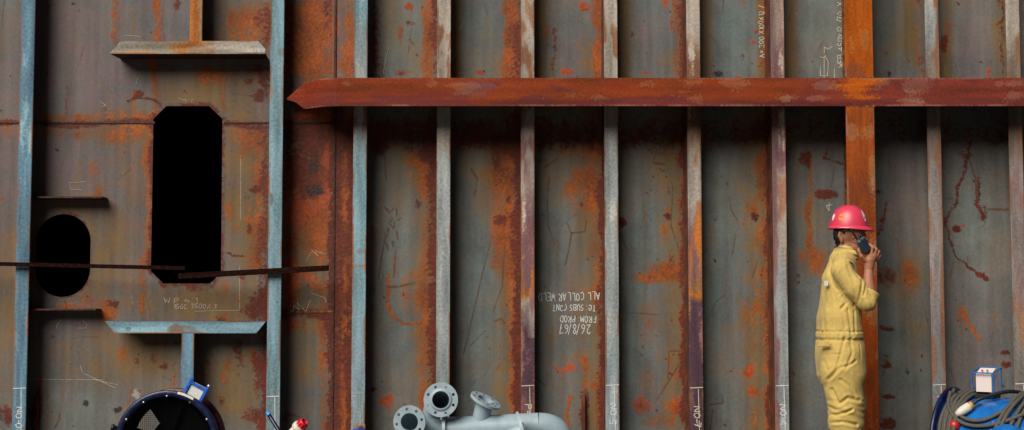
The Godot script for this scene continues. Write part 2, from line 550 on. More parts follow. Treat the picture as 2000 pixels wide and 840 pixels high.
	blob("o", -3.671, 2.354, 0.1477, 0.1108, .45)
	# flakes, runs and scribed lines on the panels to the right of it
	blob("d", -0.958, 2.204, 0.0886, 0.0738, 1.4)
	blob("d", -0.631, 2.167, 0.0886, 0.0886, 1.1)
	blob("d", -0.696, 1.795, 0.0369, 0.0591, 1.2)
	line("l", [Vector2(-0.928, 2.167), Vector2(-0.915, 1.981)], 0.0074, .9)
	for k in 16:
		var sx := -0.9539 + rng.randf() * 0.12
		var sy := 1.8693 - rng.randf() * 0.34
		line("l", [Vector2(sx, sy), Vector2(sx + rng.randf_range(-.02, .02), sy - rng.randf_range(.02, .06))], 0.0074, 1.1)
	line("o", [Vector2(-0.893, 1.277), Vector2(-0.899, 1.093), Vector2(-0.869, 1.001), Vector2(-0.791, 0.946), Vector2(-0.681, 0.946), Vector2(-0.608, 0.99)], 0.0185, 1.0)
	line("l", [Vector2(-0.9, 1.204), Vector2(-0.83, 1.204), Vector2(-0.701, 1.233)], 0.0111, .9)
	line("l", [Vector2(-0.917, 1.573), Vector2(-0.942, 1.425), Vector2(-0.966, 1.259)], 0.0074, .9)
	line("l", [Vector2(-0.842, 1.462), Vector2(-0.856, 1.277)], 0.0074, .8)
	blob("o", -0.892, 1.167, 0.0369, 0.0665, .9)
	blob("r", -0.891, 0.38, 0.0665, 0.096, .8)
	blob("d", -1.005, 0.471, 0.0369, 0.0295, 1.0)
	blob("r", -0.755, 3.249, 0.0517, 0.0369, 1.3)
	blob("r", -0.801, 2.774, 0.0738, 0.0295, 1.2)
	blob("r", -0.231, 2.766, 0.0443, 0.0295, 1.1)
	blob("d", -0.74, 3.143, 0.0591, 0.0295, .7)
	blob("d", -0.716, 2.992, 0.0591, 0.0443, .7)
	blob("d", -0.074, 1.676, 0.0665, 0.0517, 1.0)
	blob("d", -0.093, 2.279, 0.1108, 0.0665, .9)
	blob("d", -0.119, 2.13, 0.0812, 0.1108, .8)
	blob("d", -0.037, 1.832, 0.0443, 0.0665, .8)
	line("l", [Vector2(-0.297, 2.055), Vector2(-0.252, 1.981), Vector2(-0.274, 1.869)], 0.0111, .8)
	line("l", [Vector2(-0.148, 1.573), Vector2(-0.221, 1.277), Vector2(-0.349, 0.726)], 0.0066, .9)
	line("l", [Vector2(-0.055, 1.499), Vector2(-0.074, 1.204), Vector2(-0.14, 1.02)], 0.0074, .9)
	line("l", [Vector2(-0.125, 0.957), Vector2(-0.081, 0.976), Vector2(-0.055, 0.943)], 0.0092, 1.0)
	blob("d", 0, 0.866, 0.0332, 0.0295, 1.1)
	blob("r", 0.531, 3.249, 0.0517, 0.0443, 1.3)
	blob("r", 0.395, 2.759, 0.0738, 0.0443, 1.2)
	blob("r", 1.114, 3.264, 0.0332, 0.0443, 1.5)
	blob("r", 0.969, 2.759, 0.0443, 0.0369, .9)
	blob("r", 1.785, 3.068, 0.0295, 0.0258, 1.2)
	blob("r", 1.746, 2.985, 0.0258, 0.0295, 1.3)
	blob("k", 1.498, 2.755, 0.0665, 0.0295, .6)
	blob("r", 1.646, 2.721, 0.0443, 0.0222, 1.1)
	blob("d", 0.243, 2.992, 0.0591, 0.0665, .6)
	blob("o", 0.254, 3.068, 0.0517, 0.0886, .6)
	line("l", [Vector2(0.267, 1.999), Vector2(0.252, 1.795), Vector2(0.259, 1.647), Vector2(0.303, 1.517)], 0.0074, .9)
	line("l", [Vector2(0.536, 1.684), Vector2(0.525, 1.602), Vector2(0.429, 1.595), Vector2(0.406, 1.462), Vector2(0.38, 1.358)], 0.0074, 1.0)
	line("l", [Vector2(0.334, 2.137), Vector2(0.23, 2.07)], 0.0074, .8)
	blob("d", 0.5, 1.806, 0.0332, 0.0295, 1.1)
	blob("r", 0.404, 0.598, 0.1329, 0.0591, .95)
	blob("r", 0.606, 0.5, 0.0517, 0.0369, 1.2)
	line("o", [Vector2(0.518, 0.69), Vector2(0.517, 0.434)], 0.0258, 1.1)
	blob("o", 0.461, 1.204, 0.1108, 0.2215, .4)
	line("l", [Vector2(0.176, 0.551), Vector2(0.231, 0.5)], 0.0092, .9)
	band("d", 0.517, 0.434, 0.513, 0.143, 0.048, 1.2)
	band("o", 0.411, 0.398, 0.381, 0.143, 0.0148, 1.1)
	blob("d", 0.799, 1.669, 0.0406, 0.0369, 1.6)
	blob("d", 1.121, 1.706, 0.0295, 0.0369, 1.6)
	blob("o", 1.121, 1.75, 0.0222, 0.0517, .9)
	line("l", [Vector2(1.164, 1.944), Vector2(1.146, 1.647), Vector2(1.219, 1.425)], 0.0074, .9)
	line("l", [Vector2(0.784, 1.591), Vector2(0.835, 1.443)], 0.0074, .9)
	line("l", [Vector2(1.031, 2.1), Vector2(1.098, 2.093)], 0.0111, .9)
	blob("o", 1.107, 1.314, 0.2068, 0.1034, 1.0)
	blob("o", 0.966, 1.259, 0.1477, 0.0591, .9)
	blob("r", 0.935, 0.361, 0.1255, 0.096, .95)
	blob("o", 0.962, 0.525, 0.0665, 0.1846, .6)
	blob("r", 1.203, 0.361, 0.0812, 0.0812, 1.0)
	blob("o", 1.044, 0.252, 0.1477, 0.0738, .8)
	blob("r", 1.212, 0.562, 0.0591, 0.0591, .7)
	line("l", [Vector2(1.227, 0.69), Vector2(1.119, 0.525), Vector2(1.034, 0.391)], 0.0074, 1.0)
	line("l", [Vector2(1.231, 0.748), Vector2(1.125, 0.741), Vector2(1.116, 0.544)], 0.0074, .9)
	line("l", [Vector2(0.818, 1.02), Vector2(1.068, 1.005)], 0.0066, .7)
	blob("o", 0.964, 0.946, 0.1108, 0.2215, .35)
	blob("d", 1.746, 1.699, 0.0332, 0.048, 1.7)
	blob("o", 1.754, 1.75, 0.0295, 0.0591, 1.0)
	line("l", [Vector2(1.57, 1.851), Vector2(1.584, 1.758), Vector2(1.631, 1.676)], 0.0074, 1.0)
	line("l", [Vector2(1.616, 1.591), Vector2(1.588, 1.443)], 0.0074, .9)
	line("l", [Vector2(1.772, 1.406), Vector2(1.734, 1.277)], 0.0074, .8)
	blob("r", 1.711, 0.598, 0.048, 0.0812, 1.1)
	blob("r", 1.739, 0.453, 0.0591, 0.0665, .8)
	line("o", [Vector2(1.741, 0.325), Vector2(1.735, 0.143)], 0.0148, 1.2)
	line("l", [Vector2(1.399, 0.965), Vector2(1.466, 1.093), Vector2(1.53, 1.148)], 0.0074, .8)
	line("l", [Vector2(1.412, 0.361), Vector2(1.511, 0.372), Vector2(1.504, 0.427)], 0.0074, 1.0)
	line("l", [Vector2(1.437, 0.325), Vector2(1.406, 0.143)], 0.0092, .9)
	blob("o", 1.712, 0.983, 0.0738, 0.3323, .4)
	blob("d", 2.267, 1.877, 0.1108, 0.0517, 1.7)
	blob("r", 2.267, 1.884, 0.096, 0.0443, 1.0)
	blob("d", 2.133, 2.13, 0.048, 0.1034, 1.2)
	band("o", 2.16, 2.167, 2.15, 1.499, 0.0295, .8)
	line("d", [Vector2(2.283, 2.204), Vector2(2.271, 2.137), Vector2(2.403, 2.085)], 0.0148, 1.0)
	blob("o", 2.178, 1.388, 0.1477, 0.1477, .75)
	blob("r", 2.268, 1.204, 0.0738, 0.1108, .5)
	blob("d", 2.047, 1.259, 0.0369, 0.0738, .6)
	line("d", [Vector2(2.703, 1.814), Vector2(2.693, 1.702), Vector2(2.654, 1.591)], 0.0148, 1.0)
	blob("k", 2.652, 1.899, 0.0295, 0.0443, 1.0)
	blob("d", 2.7, 1.277, 0.096, 0.1403, 1.1)
	blob("o", 2.841, 1.277, 0.1255, 0.1625, .85)
	blob("d", 2.694, 0.924, 0.0665, 0.0295, 1.3)
	blob("d", 2.685, 0.639, 0.048, 0.0332, 1.5)
	blob("d", 2.682, 0.69, 0.0295, 0.0665, .9)
	blob("d", 2.692, 0.412, 0.0628, 0.0295, 1.5)
	blob("d", 2.696, 0.223, 0.0738, 0.0443, 1.5)
	blob("k", 2.835, 0.591, 0.0222, 0.0185, 1.0)
	blob("k", 2.742, 2.736, 0.0295, 0.0258, 1.0)
	blob("d", 3.153, 2.973, 0.0406, 0.0886, 1.2)
	blob("o", 3.165, 3.03, 0.0369, 0.1846, .9)
	blob("r", 3.219, 3.121, 0.0222, 0.0185, 1.2)
	blob("r", 3.465, 2.766, 0.0222, 0.0443, 1.2)
	blob("p", 3.315, 2.736, 0.0591, 0.0295, 1.3)
	band("d", 3.582, 3.294, 3.561, 2.729, 0.0222, .8)
	line("d", [Vector2(3.335, 2.26), Vector2(3.314, 2.167), Vector2(3.27, 2.037), Vector2(3.206, 1.825), Vector2(3.152, 1.721), Vector2(3.144, 1.654), Vector2(3.171, 1.536), Vector2(3.205, 1.425), Vector2(3.278, 1.358), Vector2(3.43, 1.259)], 0.0166, 1.05)
	line("l", [Vector2(3.313, 2.13), Vector2(3.358, 1.981), Vector2(3.362, 1.814)], 0.0111, .9)
	line("d", [Vector2(3.38, 1.973), Vector2(3.38, 1.814), Vector2(3.4, 1.691)], 0.0203, 1.2)
	line("d", [Vector2(3.247, 2.167), Vector2(3.358, 2.137)], 0.0148, .8)
	line("d", [Vector2(3.129, 1.851), Vector2(3.207, 1.84)], 0.0148, .8)
	blob("d", 3.213, 1.624, 0.0295, 0.0332, 1.5)
	blob("r", 3.254, 1.647, 0.0295, 0.0185, 1.3)
	line("l", [Vector2(3.442, 1.765), Vector2(3.583, 1.762)], 0.0111, .9)
	line("l", [Vector2(3.286, 1.425), Vector2(3.285, 1.38), Vector2(3.182, 1.38), Vector2(3.158, 1.277)], 0.0074, .8)
	blob("d", 3.498, 2.242, 0.0591, 0.0443, .8)
	blob("d", 3.536, 0.734, 0.0443, 0.0332, 1.3)
	blob("d", 3.556, 0.646, 0.0443, 0.0332, 1.3)
	blob("o", 3.24, 0.983, 0.0517, 0.1477, .7)
	line("o", [Vector2(3.234, 1.056), Vector2(3.312, 0.91), Vector2(3.354, 0.8)], 0.0148, .9)
	blob("d", 3.516, 0.507, 0.0222, 0.0222, 1.1)
	blob("o", 3.283, 0.453, 0.0295, 0.0517, .9)
	# what every yard plate has: runs below pits and welds, scratches from handling, pits
	for k in 190:
		var x := rng.randf_range(-3.9, 3.9)
		var y := rng.randf_range(.3, 3.4)
		band(["y", "o", "y", "d", "p"][k % 5], x, y, x + rng.randf_range(-.015, .015), y - rng.randf_range(.08, .55), rng.randf_range(.008, .024), rng.randf_range(.45, .85), .75)
	for k in 170:
		var p := Vector2(rng.randf_range(-3.9, 3.9), rng.randf_range(.1, 3.4))
		var an := rng.randf_range(0.0, PI) if k % 3 == 0 else PI * .5 + rng.randf_range(-.5, .5)
		var q := p + Vector2(cos(an), sin(an)) * rng.randf_range(.03, .22)
		line("l", [p, (p + q) * .5 + Vector2(rng.randf_range(-.008, .008), rng.randf_range(-.008, .008)), q], .0055, rng.randf_range(.35, .75))
	for k in 420:
		var r := rng.randf_range(.006, .014)
		blob("d" if k % 4 else "k", rng.randf_range(-3.9, 3.9), rng.randf_range(.1, 3.4), r, r * rng.randf_range(.7, 1.6), rng.randf_range(.7, 1.2))
	# rust bleeding out from the welds, heavier low on some frames
	for x in [-1.13, -.535, .062, .656, 1.246, 1.847]:
		band("y", x - .04, 0.0, x - .04, 2.4, .19, .85)
		for k in 34:
			var u := rng.randf()
			blob("o" if k % 3 else "d", x - .012 - u * u * .17, rng.randf_range(.1, 3.4), rng.randf_range(.015, .05), rng.randf_range(.03, .14), rng.randf_range(.5, .85) * (1.0 - .35 * u))
	for k in 26:
		blob("y", rng.randf_range(-3.8, 3.8), rng.randf_range(.2, 3.3), rng.randf_range(.08, .25), rng.randf_range(.1, .4), rng.randf_range(.25, .45))
	# the strip by the upright butt weld is rusted red through and through
	band("r", -1.405, 2.354, -1.413, 1.721, 0.3508, 1.35)
	band("r", -1.234, 2.391, -1.237, 0.107, 0.1329, 1.5)
	band("r", -1.598, 2.391, -1.597, 0.91, 0.0886, 1.0)
	band("o", -1.218, 2.279, -1.215, 0.107, 0.0591, 1.5)
	band("r", -1.347, 3.37, -1.356, 2.691, 0.1477, .8)
	blob("o", -1.493, 3.068, 0.2215, 0.4062, 1.35)
	blob("o", -1.528, 2.804, 0.1477, 0.1477, 1.2)
	blob("o", -1.441, 1.536, 0.1477, 0.2215, .8)
	blob("r", -1.475, 1.259, 0.1477, 0.1108, .7)
	# brown staining over the left bay
	for e in [[Vector2(-3.14, 1.499), .5, .5], [Vector2(-1.965, 2.055), .28, .7], [Vector2(-2.026, 1.056), .4, .25], [Vector2(-2.793, 0.69), .6, .3], [Vector2(-1.981, 0.471), .35, .35], [Vector2(-1.941, 3.068), .3, .35], [Vector2(-3.61, 1.056), .25, .8], [Vector2(-2.787, 2.354), .5, .2], [Vector2(-2.233, 2.578), .5, .2]]:
		blob("y", e[0].x, e[0].y, e[1], e[2], .75)
	for k in 40:
		blob("o" if k % 3 else "d", rng.randf_range(-2.2, -1.72), rng.randf_range(.3, 3.3), rng.randf_range(.02, .06), rng.randf_range(.03, .12), rng.randf_range(.45, .8))
	# rims of the flame-cut openings
	var oct := [Vector2(-2.522, 2.515), Vector2(-2.202, 2.515), Vector2(-2.104, 2.421), Vector2(-2.099, 1.303), Vector2(-2.176, 1.226), Vector2(-2.515, 1.226), Vector2(-2.605, 1.314), Vector2(-2.606, 2.421), Vector2(-2.522, 2.515)]
	line("d", oct, 0.0369, .95)
	line("p", oct, 0.0591, .9)
	var ov := []
	for k in 33:
		var a := TAU * k / 32.0
		ov.append(Vector2(-3.2462 + 0.2031 * cos(a), 1.4285 + sin(a) * 0.2031 + (0.096 if sin(a) > 0.01 else (-0.096 if sin(a) < -0.01 else 0.0))))
	line("p", ov, 0.0443, .9)
	line("d", ov, 0.0258, .7)

func compose_plate() -> Array:
	var n := TW * TH
	var n1 := noise_bytes(TW, TH, 0.022, 3, 6)
	var n2 := noise_bytes(TW, TH, 0.16, 4, 3)
	var n3 := noise_bytes(TW, TH, 0.055, 5, 4, 16)
	var n4 := noise_bytes(TW, TH, 0.006, 6, 4)
	var n5 := noise_bytes(TW, TH, 0.012, 7, 3)
	var n7 := noise_bytes(TW, TH, 0.45, 9, 2)
	var n6 := noise_bytes(TW, TH, 0.05, 8, 4, 1, FastNoiseLite.TYPE_SIMPLEX, true)
	var out := PackedByteArray()
	out.resize(n * 3)
	var hgt := PackedByteArray()
	hgt.resize(n)
	var lut := PackedByteArray()
	lut.resize(1025)
	for i in 1025:
		var v := i / 1024.0
		lut[i] = int(clamp((1.055 * pow(v, 1.0 / 2.4) - 0.055) if v > 0.0031308 else v * 12.92, 0.0, 1.0) * 255.0)
	var o: PackedFloat32Array = layer.o
	var d: PackedFloat32Array = layer.d
	var y: PackedFloat32Array = layer.y
	var p: PackedFloat32Array = layer.p
	var b: PackedFloat32Array = layer.b
	var rr: PackedFloat32Array = layer.r
	var k: PackedFloat32Array = layer.k
	var s: PackedFloat32Array = layer.s
	var l: PackedFloat32Array = layer.l
	var f := 1.0 / 255.0
	for i in n:
		var c1 := n1[i] * f - 0.5
		var c2 := n2[i] * f - 0.5
		var c3 := n3[i] * f - 0.5
		var c4 := n4[i] * f - 0.5
		var c5 := n5[i] * f - 0.5
		var c6 := n6[i] * f
		var c7 := n7[i] * f - 0.5
		var w: int = clampi(i + int(c1 * 12.0 + c2 * 6.0) + int(c5 * 12.0 + c2 * 5.0) * TW, 0, n - 1)
		var g := 1.10 + 0.42 * c4 + 0.42 * c3 + 0.34 * c1 + 0.34 * c2 + 0.26 * c7
		var cr := (0.121 + 0.03 * c5) * g
		var cg := (0.119 - 0.008 * c5) * g
		var cb := (0.113 - 0.018 * c5 - 0.02 * c4) * g
		var t := 0.0
		var h := 0.45 + 0.18 * c2 + 0.08 * c1
		if b[w] > 0.01:
			t = clamp(b[w] * (0.95 + 1.2 * c1 + 0.8 * c3), 0.0, 1.0)
			cr += (0.108 * g - cr) * t; cg += (0.146 * g - cg) * t; cb += (0.150 * g - cb) * t
		if p[w] > 0.01:
			t = clamp(p[w] * (0.75 + 1.4 * c1 - 0.8 * c3), 0.0, 1.0)
			cr += (0.130 * g - cr) * t; cg += (0.090 * g - cg) * t; cb += (0.102 * g - cb) * t
		if y[w] > 0.01:
			t = clamp((y[w] * 1.1 + c1 * 0.9 + c2 * 0.25) * 1.1 - 0.1, 0.0, 1.0)
			cr += (0.148 * g - cr) * t * 0.9; cg += (0.088 * g - cg) * t * 0.9; cb += (0.028 * g - cb) * t * 0.9
		# thin all-over bloom of rust, as specks
		t = clamp((c6 - 0.62) * 2.4 + c4 * 0.9 + c2 * 0.5 - 0.22, 0.0, 0.45)
		cr += (0.19 - cr) * t; cg += (0.085 - cg) * t; cb += (0.035 - cb) * t
		if rr[w] > 0.01:
			t = clamp((rr[w] - 0.45 + c1 * 1.1 + c2 * 1.1 + c7 * .6 + (c6 - .5) * .6) * 1.8, 0.0, 1.0)
			var q3 := 1.0 + 1.3 * c2 + 1.2 * c5
			cr += (0.31 * q3 - cr) * t; cg += (0.042 * q3 - cg) * t; cb += (0.003 * q3 - cb) * t
			h += 0.12 * t
		if o[w] > 0.01:
			t = clamp(o[w] * (0.8 + c1 * 0.9 + c3 * 0.5), 0.0, 0.9)
			cr += (0.175 * g - cr) * t; cg += (0.064 * g - cg) * t; cb += (0.009 * g - cb) * t
			t = clamp((o[w] - 0.43 + c1 * 0.75 + c2 * 0.8 + c3 * 0.9) * 1.7, 0.0, 1.0)
			var q := 1.0 + 1.2 * c2 + 1.1 * c5 + .6 * c7
			cr += (0.262 * q - cr) * t; cg += (0.056 * q - cg) * t; cb += (0.003 * q - cb) * t
			h += (0.12 + 0.35 * c2) * t
		if d[w] > 0.01:
			t = clamp((d[w] - 0.42 + c1 * 0.65 + c2 * 0.7 + c3 * 0.6 + (c6 - .5) * .55) * 1.9, 0.0, 1.0)
			var q2 := 1.0 + 1.3 * c2 + 1.0 * c1 + .6 * c7
			cr += (0.092 * q2 - cr) * t; cg += (0.012 * q2 - cg) * t; cb += (0.0035 * q2 - cb) * t
			h += (0.15 + 0.4 * c2) * t
		if k[w] > 0.01:
			t = clamp((k[w] - 0.42 + c1 * 1.3 + c2 * 0.5) * 3.0, 0.0, 1.0)
			cr += (0.022 - cr) * t; cg += (0.016 - cg) * t; cb += (0.017 - cb) * t
		if l[i] > 0.01:
			t = clamp((l[i] - 0.3 + c1 * 0.8 + c2 * 1.0) * 1.6, 0.0, 0.8)
			cr += (0.09 - cr) * t; cg += (0.032 - cg) * t; cb += (0.014 - cb) * t
		if s[w] > 0.01:
			t = clamp((s[w] - 0.4 + c1 * 1.4 + c2 * 0.4) * 4.0, 0.0, 1.0)
			cr += (0.34 - cr) * t; cg += (0.28 - cg) * t; cb += (0.27 - cb) * t
		out[i * 3] = lut[int(clamp(cr, 0.0, 1.0) * 1024.0)]
		out[i * 3 + 1] = lut[int(clamp(cg, 0.0, 1.0) * 1024.0)]
		out[i * 3 + 2] = lut[int(clamp(cb, 0.0, 1.0) * 1024.0)]
		hgt[i] = int(clamp(h, 0.0, 1.0) * 255.0)
	var im := Image.create_from_data(TW, TH, false, Image.FORMAT_RGB8, out)
	var hm := Image.create_from_data(TW, TH, false, Image.FORMAT_L8, hgt)
	hm.convert(Image.FORMAT_RGBA8)
	hm.bump_map_to_normal_map(2.0)
	layer.clear()
	return [ImageTexture.create_from_image(im), ImageTexture.create_from_image(hm)]

# paint on a long flange: keys along its length [metre, colour, colour of the patches, share of the patches]
func strip(keys: Array, length: float, wide: float, seed_: int, side := 0.0, side_col := Color.BLACK, spots := []) -> StandardMaterial3D:
	var ppm := 200.0
	var w: int = max(16, int(wide * ppm))
	var h: int = int(length * ppm)
	var n1 := noise_bytes(w, h, 0.035, seed_, 5, 3)
	var n2 := noise_bytes(w, h, 0.2, seed_ + 1, 3)
	var n3 := noise_bytes(w, h, 0.05, seed_ + 2, 3, 12)
	var im := Image.create(w, h, false, Image.FORMAT_RGB8)
	for j in h:
		var at := j / ppm
		var i0 := 0
		while i0 < keys.size() - 2 and keys[i0 + 1][0] <= at: i0 += 1
		for i in w:
			var m := j * w + i
			var c1 := n1[m] / 255.0 - 0.5
			var c2 := n2[m] / 255.0 - 0.5
			var c3 := n3[m] / 255.0 - 0.5
			var ka: Array = keys[i0]
			var kb: Array = keys[min(i0 + 1, keys.size() - 1)]
			var span: float = max(0.001, kb[0] - ka[0])
			var t: float = clamp(((at - ka[0]) / span - 0.5) * max(1.0, span / 0.25) + 0.5 + c1 * 1.2, 0.0, 1.0)
			var a: Color = ka[1].lerp(kb[1], t)
			var c: Color = ka[2].lerp(kb[2], t)
			var share: float = lerp(float(ka[3]), float(kb[3]), t)
			var e: float = clamp((share - 0.5 + c1 * 1.3 + c3 * 0.7 + c2 * 0.3) * 3.5, 0.0, 1.0)
			var col := a.lerp(c, e)
			if side != 0.0:
				var u: float = (i + 0.5) / w
				var q: float = (0.5 - u) * 2.0 * side
				col = col.lerp(side_col, clamp((q * 0.9 + c1 * 1.0 + c2 * 0.3 - 0.25) * 3.0, 0.0, 1.0))
			for sp in spots:
				var dd := Vector2((i / ppm - sp[0]) / sp[2], (at - sp[1]) / sp[3]).length()
				if dd < 1.8: col = col.lerp(sp[4], clamp((1.0 - dd + c1 * 1.9 + c2 * 1.1 + c3 * 1.8) * 1.1, 0.0, sp[5] if sp.size() > 5 else 0.36))
			# rust at the rolled edges, chipped
			var edge: float = min(i, w - 1 - i) / ppm
			if edge < 0.008: col = col.lerp(lin(.22, .10, .06), clamp((c1 * 2.4 + c2 * 1.0 + 0.12) * 1.6, 0.0, 0.85))
			var g := 1.0 + 0.26 * c2 + 0.34 * c3 + 0.16 * c1
			im.set_pixel(i, j, Color(col.r * g, col.g * g, col.b * g))
	var mt := StandardMaterial3D.new()
	mt.albedo_texture = ImageTexture.create_from_image(im)
	mt.roughness = 0.72
	mt.metallic_specular = 0.3
	return mt

# ---------------------------------------------------------------- bulkhead
const STIFF := [-3.457, -1.676, -1.079, -0.485, 0.112, 0.706, 1.296, 1.897, 3.001, 3.580]
const GX := 2.412          # deep vertical girder
const GY := 2.547          # deep horizontal girder
const SEAM_X := -1.2866
const SEAM_Y := 2.3912
const WALL_TOP := 5.0
var wob := FastNoiseLite.new()

func plate_z(x: float, y: float) -> float:
	var t := fposmod(x + 1.676, 0.597) / 0.597
	return -0.0028 * sin(PI * t) * (1.0 + 0.6 * wob.get_noise_2d(x * 40.0, y * 55.0)) + 0.0022 * wob.get_noise_2d(x * 90.0 + 300.0, y * 60.0)

func plate_uv(x: float, y: float) -> Vector2:
	var u := (x - X0) / 8.2
	var v := (TOP - y) / TOP
	return Vector2(pingpong(u, 1.0), pingpong(v, 1.0))

func oval_outline() -> PackedVector2Array:
	var c := Vector2(-3.242, 1.428)
	var out := PackedVector2Array()
	for k in 40:
		var a := TAU * (k + 0.5) / 40.0
		out.append(c + Vector2(cos(a) * 0.1994, sin(a) * 0.1994 + (0.0997 if sin(a) > 0.0 else -0.0997)))
	return out

func octagon_outline() -> PackedVector2Array:
	return PackedVector2Array([Vector2(-2.515, 2.515), Vector2(-2.202, 2.515), Vector2(-2.104, 2.421), Vector2(-2.099, 1.303), Vector2(-2.176, 1.226), Vector2(-2.515, 1.226), Vector2(-2.605, 1.314), Vector2(-2.606, 2.421)])

func plate_mesh(xa: float, xb: float, ya: float, yb: float, holes: Array) -> SurfaceTool:
	var st := mb(true)
	var xs := []
	var ys := []
	var cell := 0.1
	var x := xa
	while x < xb - 0.001:
		xs.append(x)
		x = min(xb, (floor((x - X0) / cell + 0.001) + 1.0) * cell + X0)
	xs.append(xb)
	var y := ya
	while y < yb - 0.001:
		ys.append(y)
		y = min(yb, (floor(y / cell + 0.001) + 1.0) * cell)
	ys.append(yb)
	for i in xs.size() - 1:
		for j in ys.size() - 1:
			var c := PackedVector2Array([Vector2(xs[i], ys[j]), Vector2(xs[i + 1], ys[j]), Vector2(xs[i + 1], ys[j + 1]), Vector2(xs[i], ys[j + 1])])
			var parts := [c]
			for h in holes:
				var next := []
				for p in parts:
					for r in Geometry2D.clip_polygons(p, h): next.append(r)
				parts = next
			for p in parts:
				var idx := Geometry2D.triangulate_polygon(p)
				for k in range(0, idx.size(), 3):
					var a: Vector2 = p[idx[k]]
					var b: Vector2 = p[idx[k + 1]]
					var d: Vector2 = p[idx[k + 2]]
					var q := [a, b, d]
					if (b - a).cross(d - a) > 0.0: q = [a, d, b]
					for v in q:
						st.set_uv(plate_uv(v.x, v.y))
						st.add_vertex(Vector3(v.x, v.y, plate_z(v.x, v.y)))
	st.index()
	return st

func rim_mesh(h: PackedVector2Array) -> SurfaceTool:
	var st := mb()
	for i in h.size():
		var p := h[i]
		var q := h[(i + 1) % h.size()]
		var n := 4
		for k in n:
			var a := p.lerp(q, float(k) / n)
			var b := p.lerp(q, float(k + 1) / n)
			quad(st, Vector3(a.x, a.y, plate_z(a.x, a.y)), Vector3(b.x, b.y, plate_z(b.x, b.y)), Vector3(b.x, b.y, -0.02), Vector3(a.x, a.y, -0.02))
	return st

# a bead of weld metal: a low, uneven ridge
func bead(st: SurfaceTool, a: Vector3, b: Vector3, w: float, side: Vector3, out: Vector3):
	var n := int(a.distance_to(b) / 0.03)
	var prev := []
	for i in n + 1:
		var p := a.lerp(b, float(i) / n)
		p.z += plate_z(p.x, p.y) if out.z > 0.9 else 0.0
		var r := w * (0.92 + 0.16 * rng.randf())
		var ring := []
		for k in 6:
			var t := PI * k / 5.0
			ring.append(p + side * cos(t) * r + out * (sin(t) * r * 0.55 - 0.001))
		if i > 0:
			for k in 5: quad(st, prev[k], ring[k], ring[k + 1], prev[k + 1])
		prev = ring

# an angle bar standing on the plate along a line; the flange reaches from the web to +side
func flange_face(st: SurfaceTool, x0: float, x1: float, y0: float, y1: float, z0: float, z1: float):
	var c := 0.003
	var y := y0
	while y < y1 - 0.001:
		var e: float = min(y1, y + 0.5)
		if y < TOP and e > TOP: e = TOP
		var va := pingpong((TOP - y) / TOP, 1.0)
		var vb := pingpong((TOP - e) / TOP, 1.0)
		# front, two bevels, two sides, back
		var prof := [Vector2(x0, z0), Vector2(x0, z1 - c), Vector2(x0 + c, z1), Vector2(x1 - c, z1), Vector2(x1, z1 - c), Vector2(x1, z0), Vector2(x0, z0)]
		for k in prof.size() - 1:
			var p: Vector2 = prof[k]
			var q: Vector2 = prof[k + 1]
			var ua: float = clamp((p.x - x0) / (x1 - x0), 0.02, 0.98)
			var ub: float = clamp((q.x - x0) / (x1 - x0), 0.02, 0.98)
			quad(st, Vector3(p.x, y, p.y), Vector3(q.x, y, q.y), Vector3(q.x, e, q.y), Vector3(p.x, e, p.y), [Vector2(ua, va), Vector2(ub, va), Vector2(ub, vb), Vector2(ua, vb)])
		y = e

func stiffener(hull, x: float, y0: float, y1: float, mat, wide := 0.096, deep := 0.2, hand := 1.0):
	var web := mb()
	bbox(web, Vector3(x - hand * (wide * 0.5 - 0.006), (y0 + y1) * 0.5, deep * 0.5 - 0.006), Vector3(0.012, y1 - y0, deep - 0.008), 0.001)
	var s := build(web, "stiffener", M.web, hull)
	var fl := mb()
	flange_face(fl, x - wide * 0.5 - (0.001 if hand > 0.0 else 0.0), x + wide * 0.5 + (0.001 if hand < 0.0 else 0.0), y0, y1, deep - 0.012, deep)
	build(fl, "flange", mat, s)
	var wd := mb(true)
	bead(wd, Vector3(x - hand * (wide * 0.5 + 0.002), y0, 0), Vector3(x - hand * (wide * 0.5 + 0.002), y1, 0), 0.006, Vector3(1, 0, 0), Vector3(0, 0, 1))
	build(wd, "weld_bead", M.web, s)
	return s

